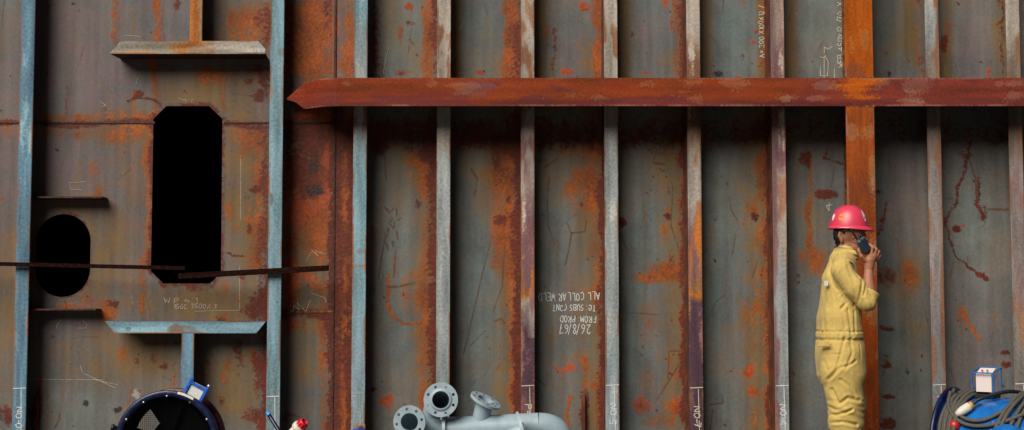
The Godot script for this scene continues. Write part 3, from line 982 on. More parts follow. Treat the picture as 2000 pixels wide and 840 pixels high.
const FONT := {
	"A": [[0, 0, .5, 1, 1, 0], [.2, .4, .8, .4]], "B": [[0, 0, 0, 1, .7, .95, .8, .7, .5, .52, 0, .5], [.5, .52, .95, .35, .85, .05, 0, 0]],
	"C": [[.95, .9, .5, 1, .1, .75, .05, .3, .4, 0, .95, .1]], "D": [[0, 0, 0, 1, .6, .9, .95, .5, .6, .08, 0, 0]], "E": [[.9, 1, 0, 1, 0, 0, .9, 0], [0, .5, .7, .5]],
	"F": [[.9, 1, .05, 1, 0, 0], [0, .5, .7, .52]], "L": [[0, 1, .05, 0, .85, .05]], "M": [[0, 0, .1, 1, .5, .3, .9, 1, 1, 0]], "N": [[0, 0, .05, 1, .9, 0, .95, 1]],
	"O": [[.5, 1, .1, .8, .05, .3, .45, 0, .9, .25, .92, .75, .5, 1]], "P": [[0, 0, .05, 1, .75, .95, .85, .65, .1, .48]], "R": [[0, 0, .05, 1, .8, .9, .75, .6, .1, .5, .95, 0]],
	"S": [[.9, .9, .4, 1, .1, .75, .5, .52, .85, .3, .5, 0, .05, .1]], "T": [[0, 1, 1, .97], [.5, 1, .48, 0]], "U": [[0, 1, .05, .2, .4, 0, .85, .2, .95, 1]],
	"W": [[0, 1, .25, 0, .5, .7, .75, 0, 1, 1]], "X": [[0, 1, .95, 0], [.95, 1, 0, 0]], "0": [[.5, 1, .1, .8, .08, .25, .45, 0, .85, .25, .88, .78, .5, 1]],
	"1": [[.3, .8, .5, 1, .5, 0]], "2": [[.05, .8, .4, 1, .85, .8, .6, .4, 0, 0, .95, .03]], "4": [[.7, 0, .75, 1, 0, .35, 1, .35]], "5": [[.9, 1, .15, 1, .1, .58, .7, .55, .85, .2, .4, 0, 0, .1]],
	"6": [[.8, 1, .3, .7, .05, .25, .45, 0, .85, .2, .7, .5, .1, .4]], "7": [[0, 1, .9, 1, .4, 0], [.2, .5, .75, .52]], "8": [[.5, .55, .1, .8, .5, 1, .85, .78, .5, .55, .1, .25, .5, 0, .9, .25, .5, .55]],
	"/": [[.1, -.1, .8, 1.1]], ":": [[.4, .7, .5, .72], [.4, .2, .5, .22]], "-": [[.1, .5, .9, .55]], ".": [[.4, .0, .5, .03]], "=": [[.1, .6, .9, .62], [.1, .35, .9, .37]]
}

var chalk_lift := 0.0

func stroke(st: SurfaceTool, pts: Array, w: float, z: float, on_plate: bool, broken := 0.0):
	# a worn chalk line of uneven width, laid a hair above the last one
	chalk_lift = fposmod(chalk_lift + .00013, .0011)
	z += chalk_lift
	for i in pts.size() - 1:
		var a: Vector2 = pts[i]
		var b: Vector2 = pts[i + 1]
		var n: int = max(1, int(a.distance_to(b) / 0.012))
		var dir := (b - a).normalized()
		var side := Vector2(-dir.y, dir.x)
		var wa := w * rng.randf_range(0.4, 0.6)
		for k in n:
			var wb := w * rng.randf_range(0.4, 0.6)
			if rng.randf() >= broken:
				var p := a.lerp(b, float(k) / n)
				var q := a.lerp(b, float(k + 1) / n)
				var v := []
				for e in [p - side * wa, q - side * wb, q + side * wb, p + side * wa]:
					v.append(Vector3(e.x, e.y, z + (plate_z(e.x, e.y) if on_plate else 0.0)))
				quad(st, v[0], v[1], v[2], v[3])
			wa = wb

func write(st: SurfaceTool, text: String, at: Vector2, size: float, angle: float, z: float, on_plate: bool, broken := 0.05, wide := 0.62, w := 0.0065):
	var x := 0.0
	var rot := Transform2D(angle, at)
	for ch in text:
		if FONT.has(ch):
			var tilt := rng.randf_range(-.08, .08)
			var lift := rng.randf_range(-.08, .08) * size
			for s in FONT[ch]:
				var pts := []
				for k in range(0, s.size(), 2):
					pts.append(rot * Vector2(x + (s[k] + rng.randf_range(-.05, .05) + tilt * s[k + 1]) * size * wide, lift + (s[k + 1] + rng.randf_range(-.05, .05)) * size))
				stroke(st, pts, w, z, on_plate, broken)
		x += size * (wide + 0.14) * (0.6 if ch in ":/-.1 " else 1.0)

# a line of writing on the plate, each word a part
func note(hull, text: String, at: Vector2, size: float, angle: float, broken: float, wide: float, mat):
	var x := 0.0
	for word in text.split(" "):
		var st := mb()
		write(st, word, at + Vector2(cos(angle), sin(angle)) * x, size, angle, .0016, true, broken, wide, .0046)
		build(st, "chalk_writing", mat, hull)
		for ch in word + " ": x += size * (wide + 0.14) * (0.6 if ch in ":/-.1 " else 1.0)

func build_hull():
	wob.seed = 21
	wob.frequency = 0.02
	wob.fractal_octaves = 2
	paint_plate()
	var tex := compose_plate()
	var pm := StandardMaterial3D.new()
	pm.albedo_texture = tex[0]
	pm.normal_enabled = true
	pm.normal_texture = tex[1]
	pm.normal_scale = 0.3
	pm.roughness = 0.72
	M.plate = pm
	var hull := thing("steel_bulkhead", Vector3.ZERO, "rusty grey steel ship bulkhead with upright stiffeners, a deep red girder and two dark openings", "bulkhead")
	var holes := [oval_outline(), octagon_outline()]
	build(plate_mesh(-6.0, SEAM_X, SEAM_Y, WALL_TOP, holes), "plate", pm, hull).set_meta("label", "upper steel plate with purplish primer, above the rusty horizontal weld")
	var low := build(plate_mesh(-6.0, SEAM_X, 0.0, SEAM_Y, holes), "plate", pm, hull)
	low.set_meta("label", "lower steel plate with the oval and the eight sided opening cut through")
	build(plate_mesh(SEAM_X, 6.0, 0.0, WALL_TOP, []), "plate", pm, hull).set_meta("label", "long grey steel plate behind the row of stiffeners, streaked with orange rust")
	for h in holes: build(rim_mesh(h), "opening_rim", M.dark_rust, low)
	var b1 := mb(true)
	bead(b1, Vector3(-6, SEAM_Y, 0), Vector3(-2.5955, SEAM_Y, 0), 0.010, Vector3(0, 1, 0), Vector3(0, 0, 1))
	build(b1, "weld_seam", M.dark_rust, hull)
	var b4 := mb(true)
	bead(b4, Vector3(-2.0926, SEAM_Y, 0), Vector3(SEAM_X, SEAM_Y, 0), 0.010, Vector3(0, 1, 0), Vector3(0, 0, 1))
	build(b4, "weld_seam", M.dark_rust, hull)
	var b2 := mb(true)
	bead(b2, Vector3(SEAM_X, 0, 0), Vector3(SEAM_X, WALL_TOP, 0), 0.012, Vector3(1, 0, 0), Vector3(0, 0, 1))
	build(b2, "weld_seam", M.dark_rust, hull)
	var b3 := mb(true)
	bead(b3, Vector3(-1.62, 1.016, 0), Vector3(SEAM_X, 1.0233, 0), 0.010, Vector3(0, 1, 0), Vector3(0, 0, 1))
	build(b3, "weld_seam", M.rust, hull)
	# the closed space behind the openings
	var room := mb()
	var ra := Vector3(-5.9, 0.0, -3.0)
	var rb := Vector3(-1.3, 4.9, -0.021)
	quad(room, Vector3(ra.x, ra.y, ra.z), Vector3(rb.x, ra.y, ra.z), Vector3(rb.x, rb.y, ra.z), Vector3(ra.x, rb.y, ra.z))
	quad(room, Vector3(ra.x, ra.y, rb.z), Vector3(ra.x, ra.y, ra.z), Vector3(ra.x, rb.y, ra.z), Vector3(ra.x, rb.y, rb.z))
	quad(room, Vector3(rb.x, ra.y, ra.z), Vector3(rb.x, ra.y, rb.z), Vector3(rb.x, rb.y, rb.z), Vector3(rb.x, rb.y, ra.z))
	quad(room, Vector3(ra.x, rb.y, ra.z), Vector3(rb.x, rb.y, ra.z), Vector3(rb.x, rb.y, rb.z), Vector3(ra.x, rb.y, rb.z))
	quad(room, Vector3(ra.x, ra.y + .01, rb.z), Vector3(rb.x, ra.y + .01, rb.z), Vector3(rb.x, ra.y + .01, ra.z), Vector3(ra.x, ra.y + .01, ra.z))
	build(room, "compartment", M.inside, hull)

	# stiffeners, each with its own paint
	var blue := lin(.11, .21, .30)
	var pale := lin(.19, .32, .39)
	var beige := lin(.37, .33, .29)
	var grey := lin(.30, .335, .35)
	var mauve := lin(.21, .105, .115)
	var purple := lin(.085, .045, .065)
	var orange := lin(.38, .13, .03)
	var brown := lin(.20, .10, .06)
	var white := lin(.40, .41, .40)
	var Y := func(v: float): return TOP - v
	var mats := [
		strip([[0.0, blue, pale, .15], [TOP, blue, lin(.14, .22, .30), .2]], TOP, .096, 31),
		strip([[0.0, pale, lin(.2, .31, .38), .3], [Y.call(1.2014), pale, lin(.18, .28, .36), .35], [TOP, lin(.2, .29, .34), lin(.14, .22, .3), .3]], TOP, .096, 32, 0.0, Color.BLACK, [[.02, Y.call(1.8169), .014, .03, lin(.06, .04, .035)], [.07, Y.call(2.879), .02, .03, brown], [.02, Y.call(0.7342), .02, .05, lin(.07, .04, .035)], [.015, Y.call(0.3412), .02, .04, brown], [.0, Y.call(2.5844), .03, .05, orange]]),
		strip([[0.0, pale, lin(.33, .42, .45), .3], [Y.call(2.3643), grey, brown, .3], [Y.call(2.0353), pale, lin(.19, .3, .36), .3], [TOP, lin(.22, .31, .37), lin(.16, .25, .33), .3]], TOP, .096, 33, 0.0, Color.BLACK, [[.05, Y.call(1.3493), .05, .012, orange], [.06, Y.call(1.4542), .02, .015, brown], [.05, Y.call(1.2014), .012, .012, lin(.34, .2, .16)], [.0, Y.call(0.7342), .012, .06, brown]]),
		strip([[0.0, beige, brown, .22], [Y.call(2.4009), beige, brown, .55], [Y.call(2.0353), grey, lin(.26, .28, .29), .2], [Y.call(1.4904), grey, white, .2], [TOP, lin(.27, .32, .34), grey, .3]], TOP, .096, 34),
		strip([[0.0, beige, lin(.24, .15, .10), .38], [Y.call(2.4009), beige, brown, .6], [Y.call(2.1448), beige, mauve, .5], [Y.call(1.5266), mauve, beige, .3], [Y.call(1.2555), mauve, orange, .55], [Y.call(1.1473), orange, mauve, .2], [Y.call(1.0933), beige, mauve, .5], [Y.call(0.8417), purple, mauve, .3], [TOP, mauve, purple, .45]], TOP, .096, 35),
		strip([[0.0, beige, lin(.27, .19, .13), .3], [Y.call(2.4743), beige, brown, .6], [Y.call(2.1814), grey, beige, .3], [Y.call(1.5266), grey, white, .3], [TOP, lin(.25, .31, .35), grey, .3]], TOP, .096, 36),
		strip([[0.0, beige, lin(.27, .16, .10), .3], [Y.call(2.4009), brown, beige, .45], [Y.call(2.0353), beige, lin(.25, .12, .06), .45], [Y.call(1.418), mauve, orange, .55], [Y.call(1.2194), lin(.25, .12, .06), mauve, .4], [Y.call(1.1581), orange, orange, .5], [Y.call(1.0933), purple, mauve, .2], [TOP, purple, lin(.13, .07, .085), .3]], TOP, .096, 37),
		strip([[0.0, lin(.36, .26, .23), lin(.22, .13, .15), .3], [Y.call(2.4009), mauve, beige, .35], [Y.call(1.7079), beige, lin(.28, .14, .09), .45], [Y.call(1.0933), grey, beige, .4], [TOP, lin(.3, .34, .35), grey, .3]], TOP, .096, 38, 1.0, lin(.22, .13, .15)),
		strip([[0.0, lin(.31, .33, .34), beige, .3], [Y.call(2.3643), lin(.24, .2, .18), brown, .4], [Y.call(1.9624), lin(.25, .22, .215), lin(.2, .15, .14), .3], [TOP, lin(.22, .22, .23), lin(.2, .14, .11), .35]], TOP, .096, 39, -1.0, lin(.22, .11, .07)),
		strip([[0.0, beige, brown, .35], [Y.call(2.3643), lin(.2, .15, .13), brown, .5], [Y.call(1.9624), lin(.24, .2, .19), lin(.19, .13, .13), .35], [TOP, lin(.22, .2, .19), lin(.24, .13, .08), .4]], TOP, .096, 40)]
	for i in STIFF.size():
		stiffener(hull, STIFF[i], 0.0, WALL_TOP, mats[i], .096, .2, 1.0 if STIFF[i] < GX else -1.0)
	for e in [[-4.05, 0], [-4.65, 2], [4.18, 3], [4.78, 5]]: stiffener(hull, e[0], 0.0, WALL_TOP, mats[e[1]], .096, .2, 1.0 if e[0] < GX else -1.0)

	# short angle bars over and under the eight sided opening
	var m_up := strip([[0.0, orange, lin(.3, .12, .05), .3], [TOP, orange, lin(.36, .2, .1), .4]], TOP, .096, 41, -1.0, lin(.3, .2, .13))
	var m_dn := strip([[0.0, lin(.17, .27, .34), pale, .2], [TOP, lin(.13, .23, .33), blue, .3]], TOP, .096, 42)
	stiffener(hull, -2.2482 - .01, 2.9528, WALL_TOP, m_up, .088)
	stiffener(hull, -2.2807, 0.0, 0.8776, m_dn, .088)
	var fm_top := strip([[0.0, lin(.29, .27, .24), lin(.24, .2, .17), .25], [.42, lin(.28, .24, .19), lin(.33, .2, .11), .3], [.55, orange, lin(.34, .17, .07), .35], [.75, beige, lin(.3, .22, .15), .3], [1.2, lin(.31, .31, .3), lin(.38, .38, .36), .3]], 1.2, .1, 43)
	var fm_low := strip([[0.0, lin(.19, .33, .42), pale, .2], [1.2, lin(.18, .31, .4), pale, .25]], 1.2, .1, 44, 0.0, Color.BLACK, [[.03, .56, .09, .07, lin(.13, .04, .015)], [.05, .5, .05, .03, lin(.16, .05, .02)], [.05, .04, .05, .03, lin(.22, .08, .03)], [.04, .16, .012, .012, lin(.06, .03, .02)]])
	bracket(hull, [Vector2(-2.874, 2.861), Vector2(-1.764, 2.861), Vector2(-1.76, 2.894), Vector2(-1.812, 2.953), Vector2(-2.795, 2.953)], 2.8605 + .006, fm_top)
	bracket(hull, [Vector2(-2.865, 0.957), Vector2(-1.734, 0.957), Vector2(-1.801, 0.874), Vector2(-2.795, 0.874)], 0.9566 - .006, fm_low)
	# flat bars above and below the oval opening
	for e in [[-2.927, 1.8392], [-2.9563, 1.0387]]:
		var xa: float = -3.47
		var xb: float = e[0]
		var yy: float = e[1]
		var st := mb()
		bbox(st, Vector3((xa + xb) * .5, yy, .064), Vector3(xb - xa, .014, .13), .002)
		build(st, "face_bar", M.dark_rust, hull)
	# edge-on lugs near the foot of the plate
	for e in [[Vector2(-3.398, 0.18), 0.434], [Vector2(-3.479, 0.18), 0.2414], [Vector2(0.509, 0.18), 0.4326]]:
		var st := mb()
		var p: Vector2 = e[0]
		prism(st, PackedVector2Array([Vector2(0.0, 0.0), Vector2(.05, 0.0), Vector2(.045, e[1] - .05), Vector2(.025, e[1]), Vector2(0.0, e[1])]), -.012, .012, Transform3D(Basis(Vector3(0, 0, 1), Vector3(0, 1, 0), Vector3(-1, 0, 0)), Vector3(p.x, 0, -.003)))
		build(st, "lug", M.web, hull)

	# deep horizontal girder: web, flange with its bent and pointed nose
	var g := mb()
	var nose := [[6.0, .45], [-1.2158, .45], [-1.2996, .43], [-1.3807, .36], [-1.4661, .27], [-1.5304, .25]]
	var outline := PackedVector2Array([Vector2(6.0, -.004)])
	for q in nose: outline.append(Vector2(q[0], q[1] - .014))
	outline.append(Vector2(-1.6025, .1))
	outline.append(Vector2(-1.6025, -.004))
	prism(g, outline, -.006, .006, Transform3D(Basis(Vector3(1, 0, 0), Vector3(0, 0, 1), Vector3(0, -1, 0)), Vector3(0, GY, 0)))
	var hg := build(g, "horizontal_girder", M.dark_rust, hull)
	var red := lin(.19, .026, .007)
	var red2 := lin(.22, .037, .008)
	var mav := lin(.13, .024, .022)
	var cream := lin(.30, .15, .085)
	var along := 6.0 - -1.2686
	var girder_spots := []
	for e in [[0.153, -1.1382, 0.042, 0.049], [0.160, -0.5533, 0.025, 0.035], [0.062, 0.3876, 0.028, 0.140], [0.055, 0.5991, 0.035, 0.077], [0.160, 0.9338, 0.032, 0.077], [0.135, 1.2158, 0.049, 0.091], [0.062, 1.2862, 0.042, 0.049], [0.153, 1.5682, 0.035, 0.077], [0.044, 1.8853, 0.032, 0.063], [0.044, 1.9029, 0.032, 0.049], [0.142, 2.1849, 0.032, 0.063], [0.135, 2.5549, 0.042, 0.049], [0.116, 2.8192, 0.056, 0.084], [0.062, 2.7839, 0.042, 0.070], [0.135, 3.383, 0.049, 0.035], [0.098, 3.4711, 0.077, 0.056], [0.044, 2.1496, 0.021, 0.063], [0.127, -0.3524, 0.035, 0.077]]:
		girder_spots.append([e[0], 6.0 - e[1], e[2], e[3], cream.lerp(lin(.26, .17, .12), rng.randf())])
	girder_spots.append([.1, 6.0 - 2.3963, .2, .11, lin(.38, .08, .004), .95])
	girder_spots.append([.04, 6.0 - -0.7753, .03, .35, mav])
	girder_spots.append([.12, 6.0 - -0.2467, .05, .08, lin(.15, .08, .1)])
	var hm := strip([[0.0, red2, mav, .4], [3.0, lin(.2, .035, .02), mav, .45], [5.0, red2, red, .4], [6.0, red2, mav, .35], [6.9, red2, red, .5], [7.3, red, lin(.24, .04, .01), .3], [7.7, red, red, .5]], 7.7, .2, 45, 1.0, mav, girder_spots)
	var fl := mb()
	var sta := [[6.0, .45, 1.0, 0.0], [-1.2158, .45, 1.0, 0.0], [-1.2982, .435, 1.0, 0.0], [-1.3778, .375, 1.0, 0.0], [-1.4645, .285, .98, .02], [-1.5304, .255, .72, .28], [-1.5969, .235, .44, .40]]
	var yb := 2.4484
	var yt := 2.6452
	for i in sta.size() - 1:
		var a: Array = sta[i]
		var b: Array = sta[i + 1]
		var n: int = max(1, int(abs(a[0] - b[0]) / .5))
		for j in n:
			var s0: float = float(j) / n
			var s1: float = float(j + 1) / n
			var c := [lerp(float(a[0]), float(b[0]), s0), lerp(float(a[1]), float(b[1]), s0), lerp(float(a[2]), float(b[2]), s0), lerp(float(a[3]), float(b[3]), s0)]
			var d := [lerp(float(a[0]), float(b[0]), s1), lerp(float(a[1]), float(b[1]), s1), lerp(float(a[2]), float(b[2]), s1), lerp(float(a[3]), float(b[3]), s1)]
			var uv := [Vector2(d[3], (6.0 - d[0]) / 7.7), Vector2(c[3], (6.0 - c[0]) / 7.7), Vector2(c[2], (6.0 - c[0]) / 7.7), Vector2(d[2], (6.0 - d[0]) / 7.7)]
			var lo := func(q, o): return Vector3(q[0], lerp(yb, yt, q[3]), q[1] - o)
			var hi := func(q, o): return Vector3(q[0], lerp(yb, yt, q[2]), q[1] - o)
			quad(fl, lo.call(d, 0.0), lo.call(c, 0.0), hi.call(c, 0.0), hi.call(d, 0.0), uv)
			quad(fl, lo.call(c, .012), lo.call(d, .012), hi.call(d, .012), hi.call(c, .012), [uv[1], uv[0], uv[3], uv[2]])
			quad(fl, hi.call(d, 0.0), hi.call(c, 0.0), hi.call(c, .012), hi.call(d, .012), [uv[3], uv[2], uv[2], uv[3]])
			quad(fl, lo.call(d, .012), lo.call(c, .012), lo.call(c, 0.0), lo.call(d, 0.0), [uv[0], uv[1], uv[1], uv[0]])
			if i == sta.size() - 2 and j == n - 1:
				quad(fl, lo.call(d, .012), lo.call(d, 0.0), hi.call(d, 0.0), hi.call(d, .012), [uv[0], uv[0], uv[3], uv[3]])
	build(fl, "flange", hm, hg)

	# deep vertical girder, its face flush with the horizontal one
	var orange2 := lin(.36, .072, .005)
	var vspots := []
	for e in [[0.046, TOP - 2.9394, 0.028, 0.077], [0.136, TOP - 2.9323, 0.028, 0.084], [0.043, TOP - 2.2665, 0.028, 0.042], [0.157, TOP - 2.2594, 0.035, 0.049], [0.164, TOP - 2.0105, 0.028, 0.098], [0.168, TOP - 1.9041, 0.032, 0.049], [0.157, TOP - 1.5152, 0.032, 0.245], [0.171, TOP - 1.0234, 0.035, 0.091], [0.125, TOP - 1.0584, 0.028, 0.070], [0.196, TOP - 0.7265, 0.021, 0.049], [0.182, TOP - 0.3094, 0.042, 0.070]]:
		vspots.append([e[0], e[1], e[2], e[3], lin(.36, .19, .08).lerp(lin(.30, .25, .19), rng.randf())])
	vspots.append([.1, TOP - 2.6881, .07, .05, lin(.15, .06, .05)])
	var vm := strip([[0.0, lin(.42, .092, .004), lin(.34, .07, .004), .35], [.7, lin(.40, .085, .004), lin(.30, .06, .005), .4], [1.1, lin(.28, .06, .008), lin(.17, .035, .008), .4], [1.9, lin(.26, .055, .009), lin(.17, .04, .014), .45], [2.6, lin(.27, .05, .005), lin(.17, .032, .006), .45], [TOP, lin(.24, .042, .005), lin(.15, .027, .006), .45]], TOP, .2, 46, 0.0, Color.BLACK, vspots)
	var vw := mb()
	bbox(vw, Vector3(GX, WALL_TOP * .5, .215), Vector3(.012, WALL_TOP, .44), .001)
	var vg := build(vw, "vertical_girder", M.rust, hull)
	for e in [[0.0, yb - .002], [yt + .002, WALL_TOP]]:
		var vf := mb()
		flange_face(vf, GX - .098, GX + .098, e[0], e[1], .436, .449)
		build(vf, "flange", vm, vg)
	for yy in [yb - .002, yt + .002]:
		var wd := mb(true)
		bead(wd, Vector3(GX - .1, yy, .4485), Vector3(GX + .1, yy, .4485), .008, Vector3(0, 1, 0), Vector3(0, .0, 1.0))
		build(wd, "weld_bead", M.rust, vg)

	# chalk: the welder's notes, each line and mark a piece of its own
	for e in [["26/8/67", Vector2(0.563, 0.935), 0.0702, PI, .40], ["FROM: PROD", Vector2(0.604, 0.994), 0.048, PI, .46], ["TO: SUBS CONT", Vector2(0.6, 1.075), 0.0443, PI, .46], ["ALL COLLAR WELD", Vector2(0.63, 1.163), 0.0554, PI + .02, .43]]:
		note(hull, e[0], e[1], e[2], e[3], .03, e[4], M.chalk)
	for e in [["WEB 450X12 /70. X", Vector2(2.415, 2.8), 0.0406, PI / 2, .68, 1], ["A= 200 X100X12 /", Vector2(1.838, 2.872), 0.0369, PI / 2, .62, 1], ["W P 6 1", Vector2(-2.505, 1.086), 0.0369, 0.0, 1.1, 2], ["1560 7500X 10", Vector2(-2.438, 1.045), 0.0332, 0.0, .75, 2], ["ACLJXY", Vector2(-2.377, 0.69), 0.0258, -PI / 2, .6, 2]]:
		note(hull, e[0], e[1], e[2], e[3], .04 if e[5] == 1 else .2, e[4], M.chalk_yellow if e[5] == 1 else M.chalk_faint)
	for e in [[1, [Vector2(2.243, 2.736), Vector2(2.247, 2.811), Vector2(2.246, 2.736), Vector2(2.298, 2.736), Vector2(2.304, 2.841), Vector2(2.282, 2.879)]], [1, [Vector2(2.272, 2.714), Vector2(2.276, 2.947), Vector2(2.305, 2.932), Vector2(2.335, 2.954)]], [1, [Vector2(2.245, 2.879), Vector2(2.267, 2.868), Vector2(2.29, 2.89)]], [1, [Vector2(2.347, 2.714), Vector2(2.348, 2.789)]], [1, [Vector2(2.295, 1.814), Vector2(2.294, 1.75), Vector2(2.273, 1.788), Vector2(2.317, 1.795)]], [2, [Vector2(-2.738, 1.141), Vector2(-2.73, 1.086), Vector2(-2.719, 1.06)]], [2, [Vector2(-3.275, 0.902), Vector2(-3.275, 0.924), Vector2(-3.254, 0.954)]], [2, [Vector2(-3.092, 0.961), Vector2(-3.062, 0.939), Vector2(-3.062, 0.906), Vector2(-3.128, 0.906)]], [2, [Vector2(-3.083, 1.962), Vector2(-3.209, 1.955), Vector2(-3.193, 1.906), Vector2(-3.112, 1.903)]], [2, [Vector2(-2.826, 3.034), Vector2(-2.706, 3.026)]], [2, [Vector2(-2.426, 2.571), Vector2(-2.366, 2.556), Vector2(-2.373, 2.53)]], [2, [Vector2(-2.322, 2.567), Vector2(-2.336, 2.53)]], [2, [Vector2(-2.991, 2.545), Vector2(-2.95, 2.519), Vector2(-2.987, 2.511)]], [2, [Vector2(-2.719, 2.729), Vector2(-2.737, 2.669)]], [2, [Vector2(-1.484, 1.384), Vector2(-1.455, 1.447), Vector2(-1.422, 1.454), Vector2(-1.4, 1.425), Vector2(-1.448, 1.469), Vector2(-1.352, 1.44)]], [2, [Vector2(-1.449, 1.159), Vector2(-1.349, 1.123), Vector2(-1.334, 1.086)]], [2, [Vector2(-1.613, 1.038), Vector2(-1.576, 1.023), Vector2(-1.569, 1.071), Vector2(-1.532, 1.034), Vector2(-1.547, 1.093), Vector2(-1.484, 1.023), Vector2(-1.452, 1.108)]], [2, [Vector2(-1.967, 2.167), Vector2(-1.961, 1.684)]], [2, [Vector2(-1.967, 1.351), Vector2(-1.959, 1.034), Vector2(-2.283, 1.027)]], [2, [Vector2(-3.458, 0.54), Vector2(-2.936, 0.536)]], [2, [Vector2(-3.104, 0.653), Vector2(-3.084, 0.587), Vector2(-2.844, 0.478)]], [2, [Vector2(-2.988, 0.536), Vector2(-2.826, 0.5)]], [2, [Vector2(-0.895, 2.954), Vector2(-0.917, 2.879), Vector2(-0.939, 2.747)]]]:
		var c := mb()
		stroke(c, e[1], .0036, .0016, true, .04)
		build(c, "chalk_mark", M.chalk_yellow if e[0] == 1 else M.chalk_faint, hull)
	# frame numbers on the stiffeners' faces
	for e in [[-3.457, 0.4874, "NO-06", 0], [-1.676, 0.4303, "", 0], [-1.079, 0.4517, "P4-", 2], [0.112, 0.5053, "P4", 1], [0.706, 0.5088, "NO-5", 0], [1.296, 0.491, "NO-7", 1], [1.897, 0.5053, "NO-4", 0], [3.001, 0.5124, "N", 0], [3.58, 0.5196, "N", 0]]:
		var st := mb()
		var yy: float = e[1]
		var x: float = e[0]
		var m = [M.chalk, M.chalk_yellow, M.chalk_faint][e[3]]
		stroke(st, [Vector2(x - .045, yy), Vector2(x + .044, yy + .004)], .006, .2012, false, .0)
		build(st, "chalk_mark", m, hull)
		var s2 := mb()
		stroke(s2, [Vector2(x + .012, yy - .006), Vector2(x + .02, yy - .42)], .005, .2012, false, .02)
		build(s2, "chalk_mark", m, hull)
		if e[2] != "":
			var s3 := mb()
			write(s3, e[2], Vector2(x - .02, yy - .13 + (.05 if e[2] == "N" else 0.0)), .045, -PI / 2, .2012, false, .0, .8, .006)
			build(s3, "chalk_number", m, hull)

# an angle bar on the plate whose ends are cut back; the outline is that of its face
func bracket(hull, wall_outline: Array, web_y: float, mat):
	var face := PackedVector2Array(wall_outline)
	var lo := Vector2(1e9, 1e9)
	var hi := -lo
	for p in face:
		lo = lo.min(p); hi = hi.max(p)
	var web := mb()
	var a := PackedVector2Array([Vector2(lo.x + .02, -.004), Vector2(hi.x - .02, -.004), Vector2(hi.x - .004, .188), Vector2(lo.x + .004, .188)])
	prism(web, a, -.006, .006, Transform3D(Basis(Vector3(1, 0, 0), Vector3(0, 0, 1), Vector3(0, -1, 0)), Vector3(0, web_y, 0)))
	var b := build(web, "angle_bar", M.dark_rust, hull)
	var st := mb()
	var idx := Geometry2D.triangulate_polygon(face)
	for z in [.2, .188]:
		for i in range(0, idx.size(), 3):
			var t := [face[idx[i]], face[idx[i + 1]], face[idx[i + 2]]]
			if (t[1] - t[0]).cross(t[2] - t[0]) > 0.0: t = [t[0], t[2], t[1]]
			if z < .195: t.reverse()
			for p in t:
				st.set_uv(Vector2((p.y - lo.y) / (hi.y - lo.y) * .96 + .02, (p.x - lo.x) / 1.2))
				st.add_vertex(Vector3(p.x, p.y, z))
	for i in face.size():
		var p := face[i]
		var q := face[(i + 1) % face.size()]
		if Geometry2D.is_polygon_clockwise(face):
			var s := p; p = q; q = s
		var u1 := Vector2(clamp((p.y - lo.y) / (hi.y - lo.y), .02, .98), (p.x - lo.x) / 1.2)
		var u2 := Vector2(clamp((q.y - lo.y) / (hi.y - lo.y), .02, .98), (q.x - lo.x) / 1.2)
		quad(st, Vector3(p.x, p.y, .188), Vector3(q.x, q.y, .188), Vector3(q.x, q.y, .2), Vector3(p.x, p.y, .2), [u1, u2, u2, u1])
	build(st, "flange", mat, b)

# ---------------------------------------------------------------- loose bars across the openings
func build_bars():
	for e in [[Vector3(-3.8534, 1.3772, 0.235), Vector3(-2.2971, 1.3412, 0.235), .024, "long thin rusty angle bar lying across the oval opening", .03], [Vector3(-2.3443, 1.2909, 0.23), Vector3(-1.2861, 1.3485, 0.23), .036, "short thick rusty bar running from the eight sided opening past a blue stiffener", .05]]:
		var a: Vector3 = e[0]
		var b: Vector3 = e[1]
		var t := thing("steel_bar", a, e[3], "bar")
		var d := (b - a).normalized()
		var up := Vector3(0, 0, 1).cross(d).normalized()
		var bas := Basis(d, up, Vector3(0, 0, 1))
		var st := mb()
		bbox(st, (b - a) * .5, Vector3(a.distance_to(b), .006, e[4]), .0015, bas)
		build(st, "flat_leg", M.old_bar, t)
		var s2 := mb()
		bbox(s2, (b - a) * .5 - up * (e[2] * .5 + .001) + Vector3(0, 0, e[4] * .5 - .004), Vector3(a.distance_to(b), e[2], .006), .0015, bas)
		build(s2, "upright_leg", M.old_bar, t)

# ---------------------------------------------------------------- pipe spools
func pipe_flange(parent, at: Vector3, axis: Vector3, bore := .056, outer := .11, thick := .02, turn := 0.0):
	var c := CSGCylinder3D.new()
	c.name = "flange"
	c.radius = outer; c.height = thick; c.sides = 48
	c.material = M.pipe
	var cut := CSGCylinder3D.new()
	cut.operation = CSGShape3D.OPERATION_SUBTRACTION
	cut.radius = bore; cut.height = thick * 2.0; cut.sides = 32
	cut.material = M.pipe
	c.add_child(cut)
	for k in 8:
		var h := CSGCylinder3D.new()
		h.operation = CSGShape3D.OPERATION_SUBTRACTION
		h.radius = .0092; h.height = thick * 2.0; h.sides = 12
		h.material = M.hole
		var a := TAU * (k + .5) / 8.0 + turn
		h.position = Vector3(cos(a), 0, sin(a)) * outer * .79
		c.add_child(h)
	c.transform = Transform3D(frame_of(axis), at)
	parent.add_child(c, true)

func pipe_run(parent, pts: Array, r: float, called := "pipe", inner := true):
	var st := mb(true)
	tube(st, pts, r, 32, false)
	if inner: tube(st, pts, r - .006, 24, false)
	return build(st, called, M.pipe, parent)

func arc(a: Vector3, corner: Vector3, b: Vector3, n := 12) -> Array:
	var out := []
	for i in n + 1:
		var t := float(i) / n
		out.append(a.lerp(corner, t).lerp(corner.lerp(b, t), t))
	return out

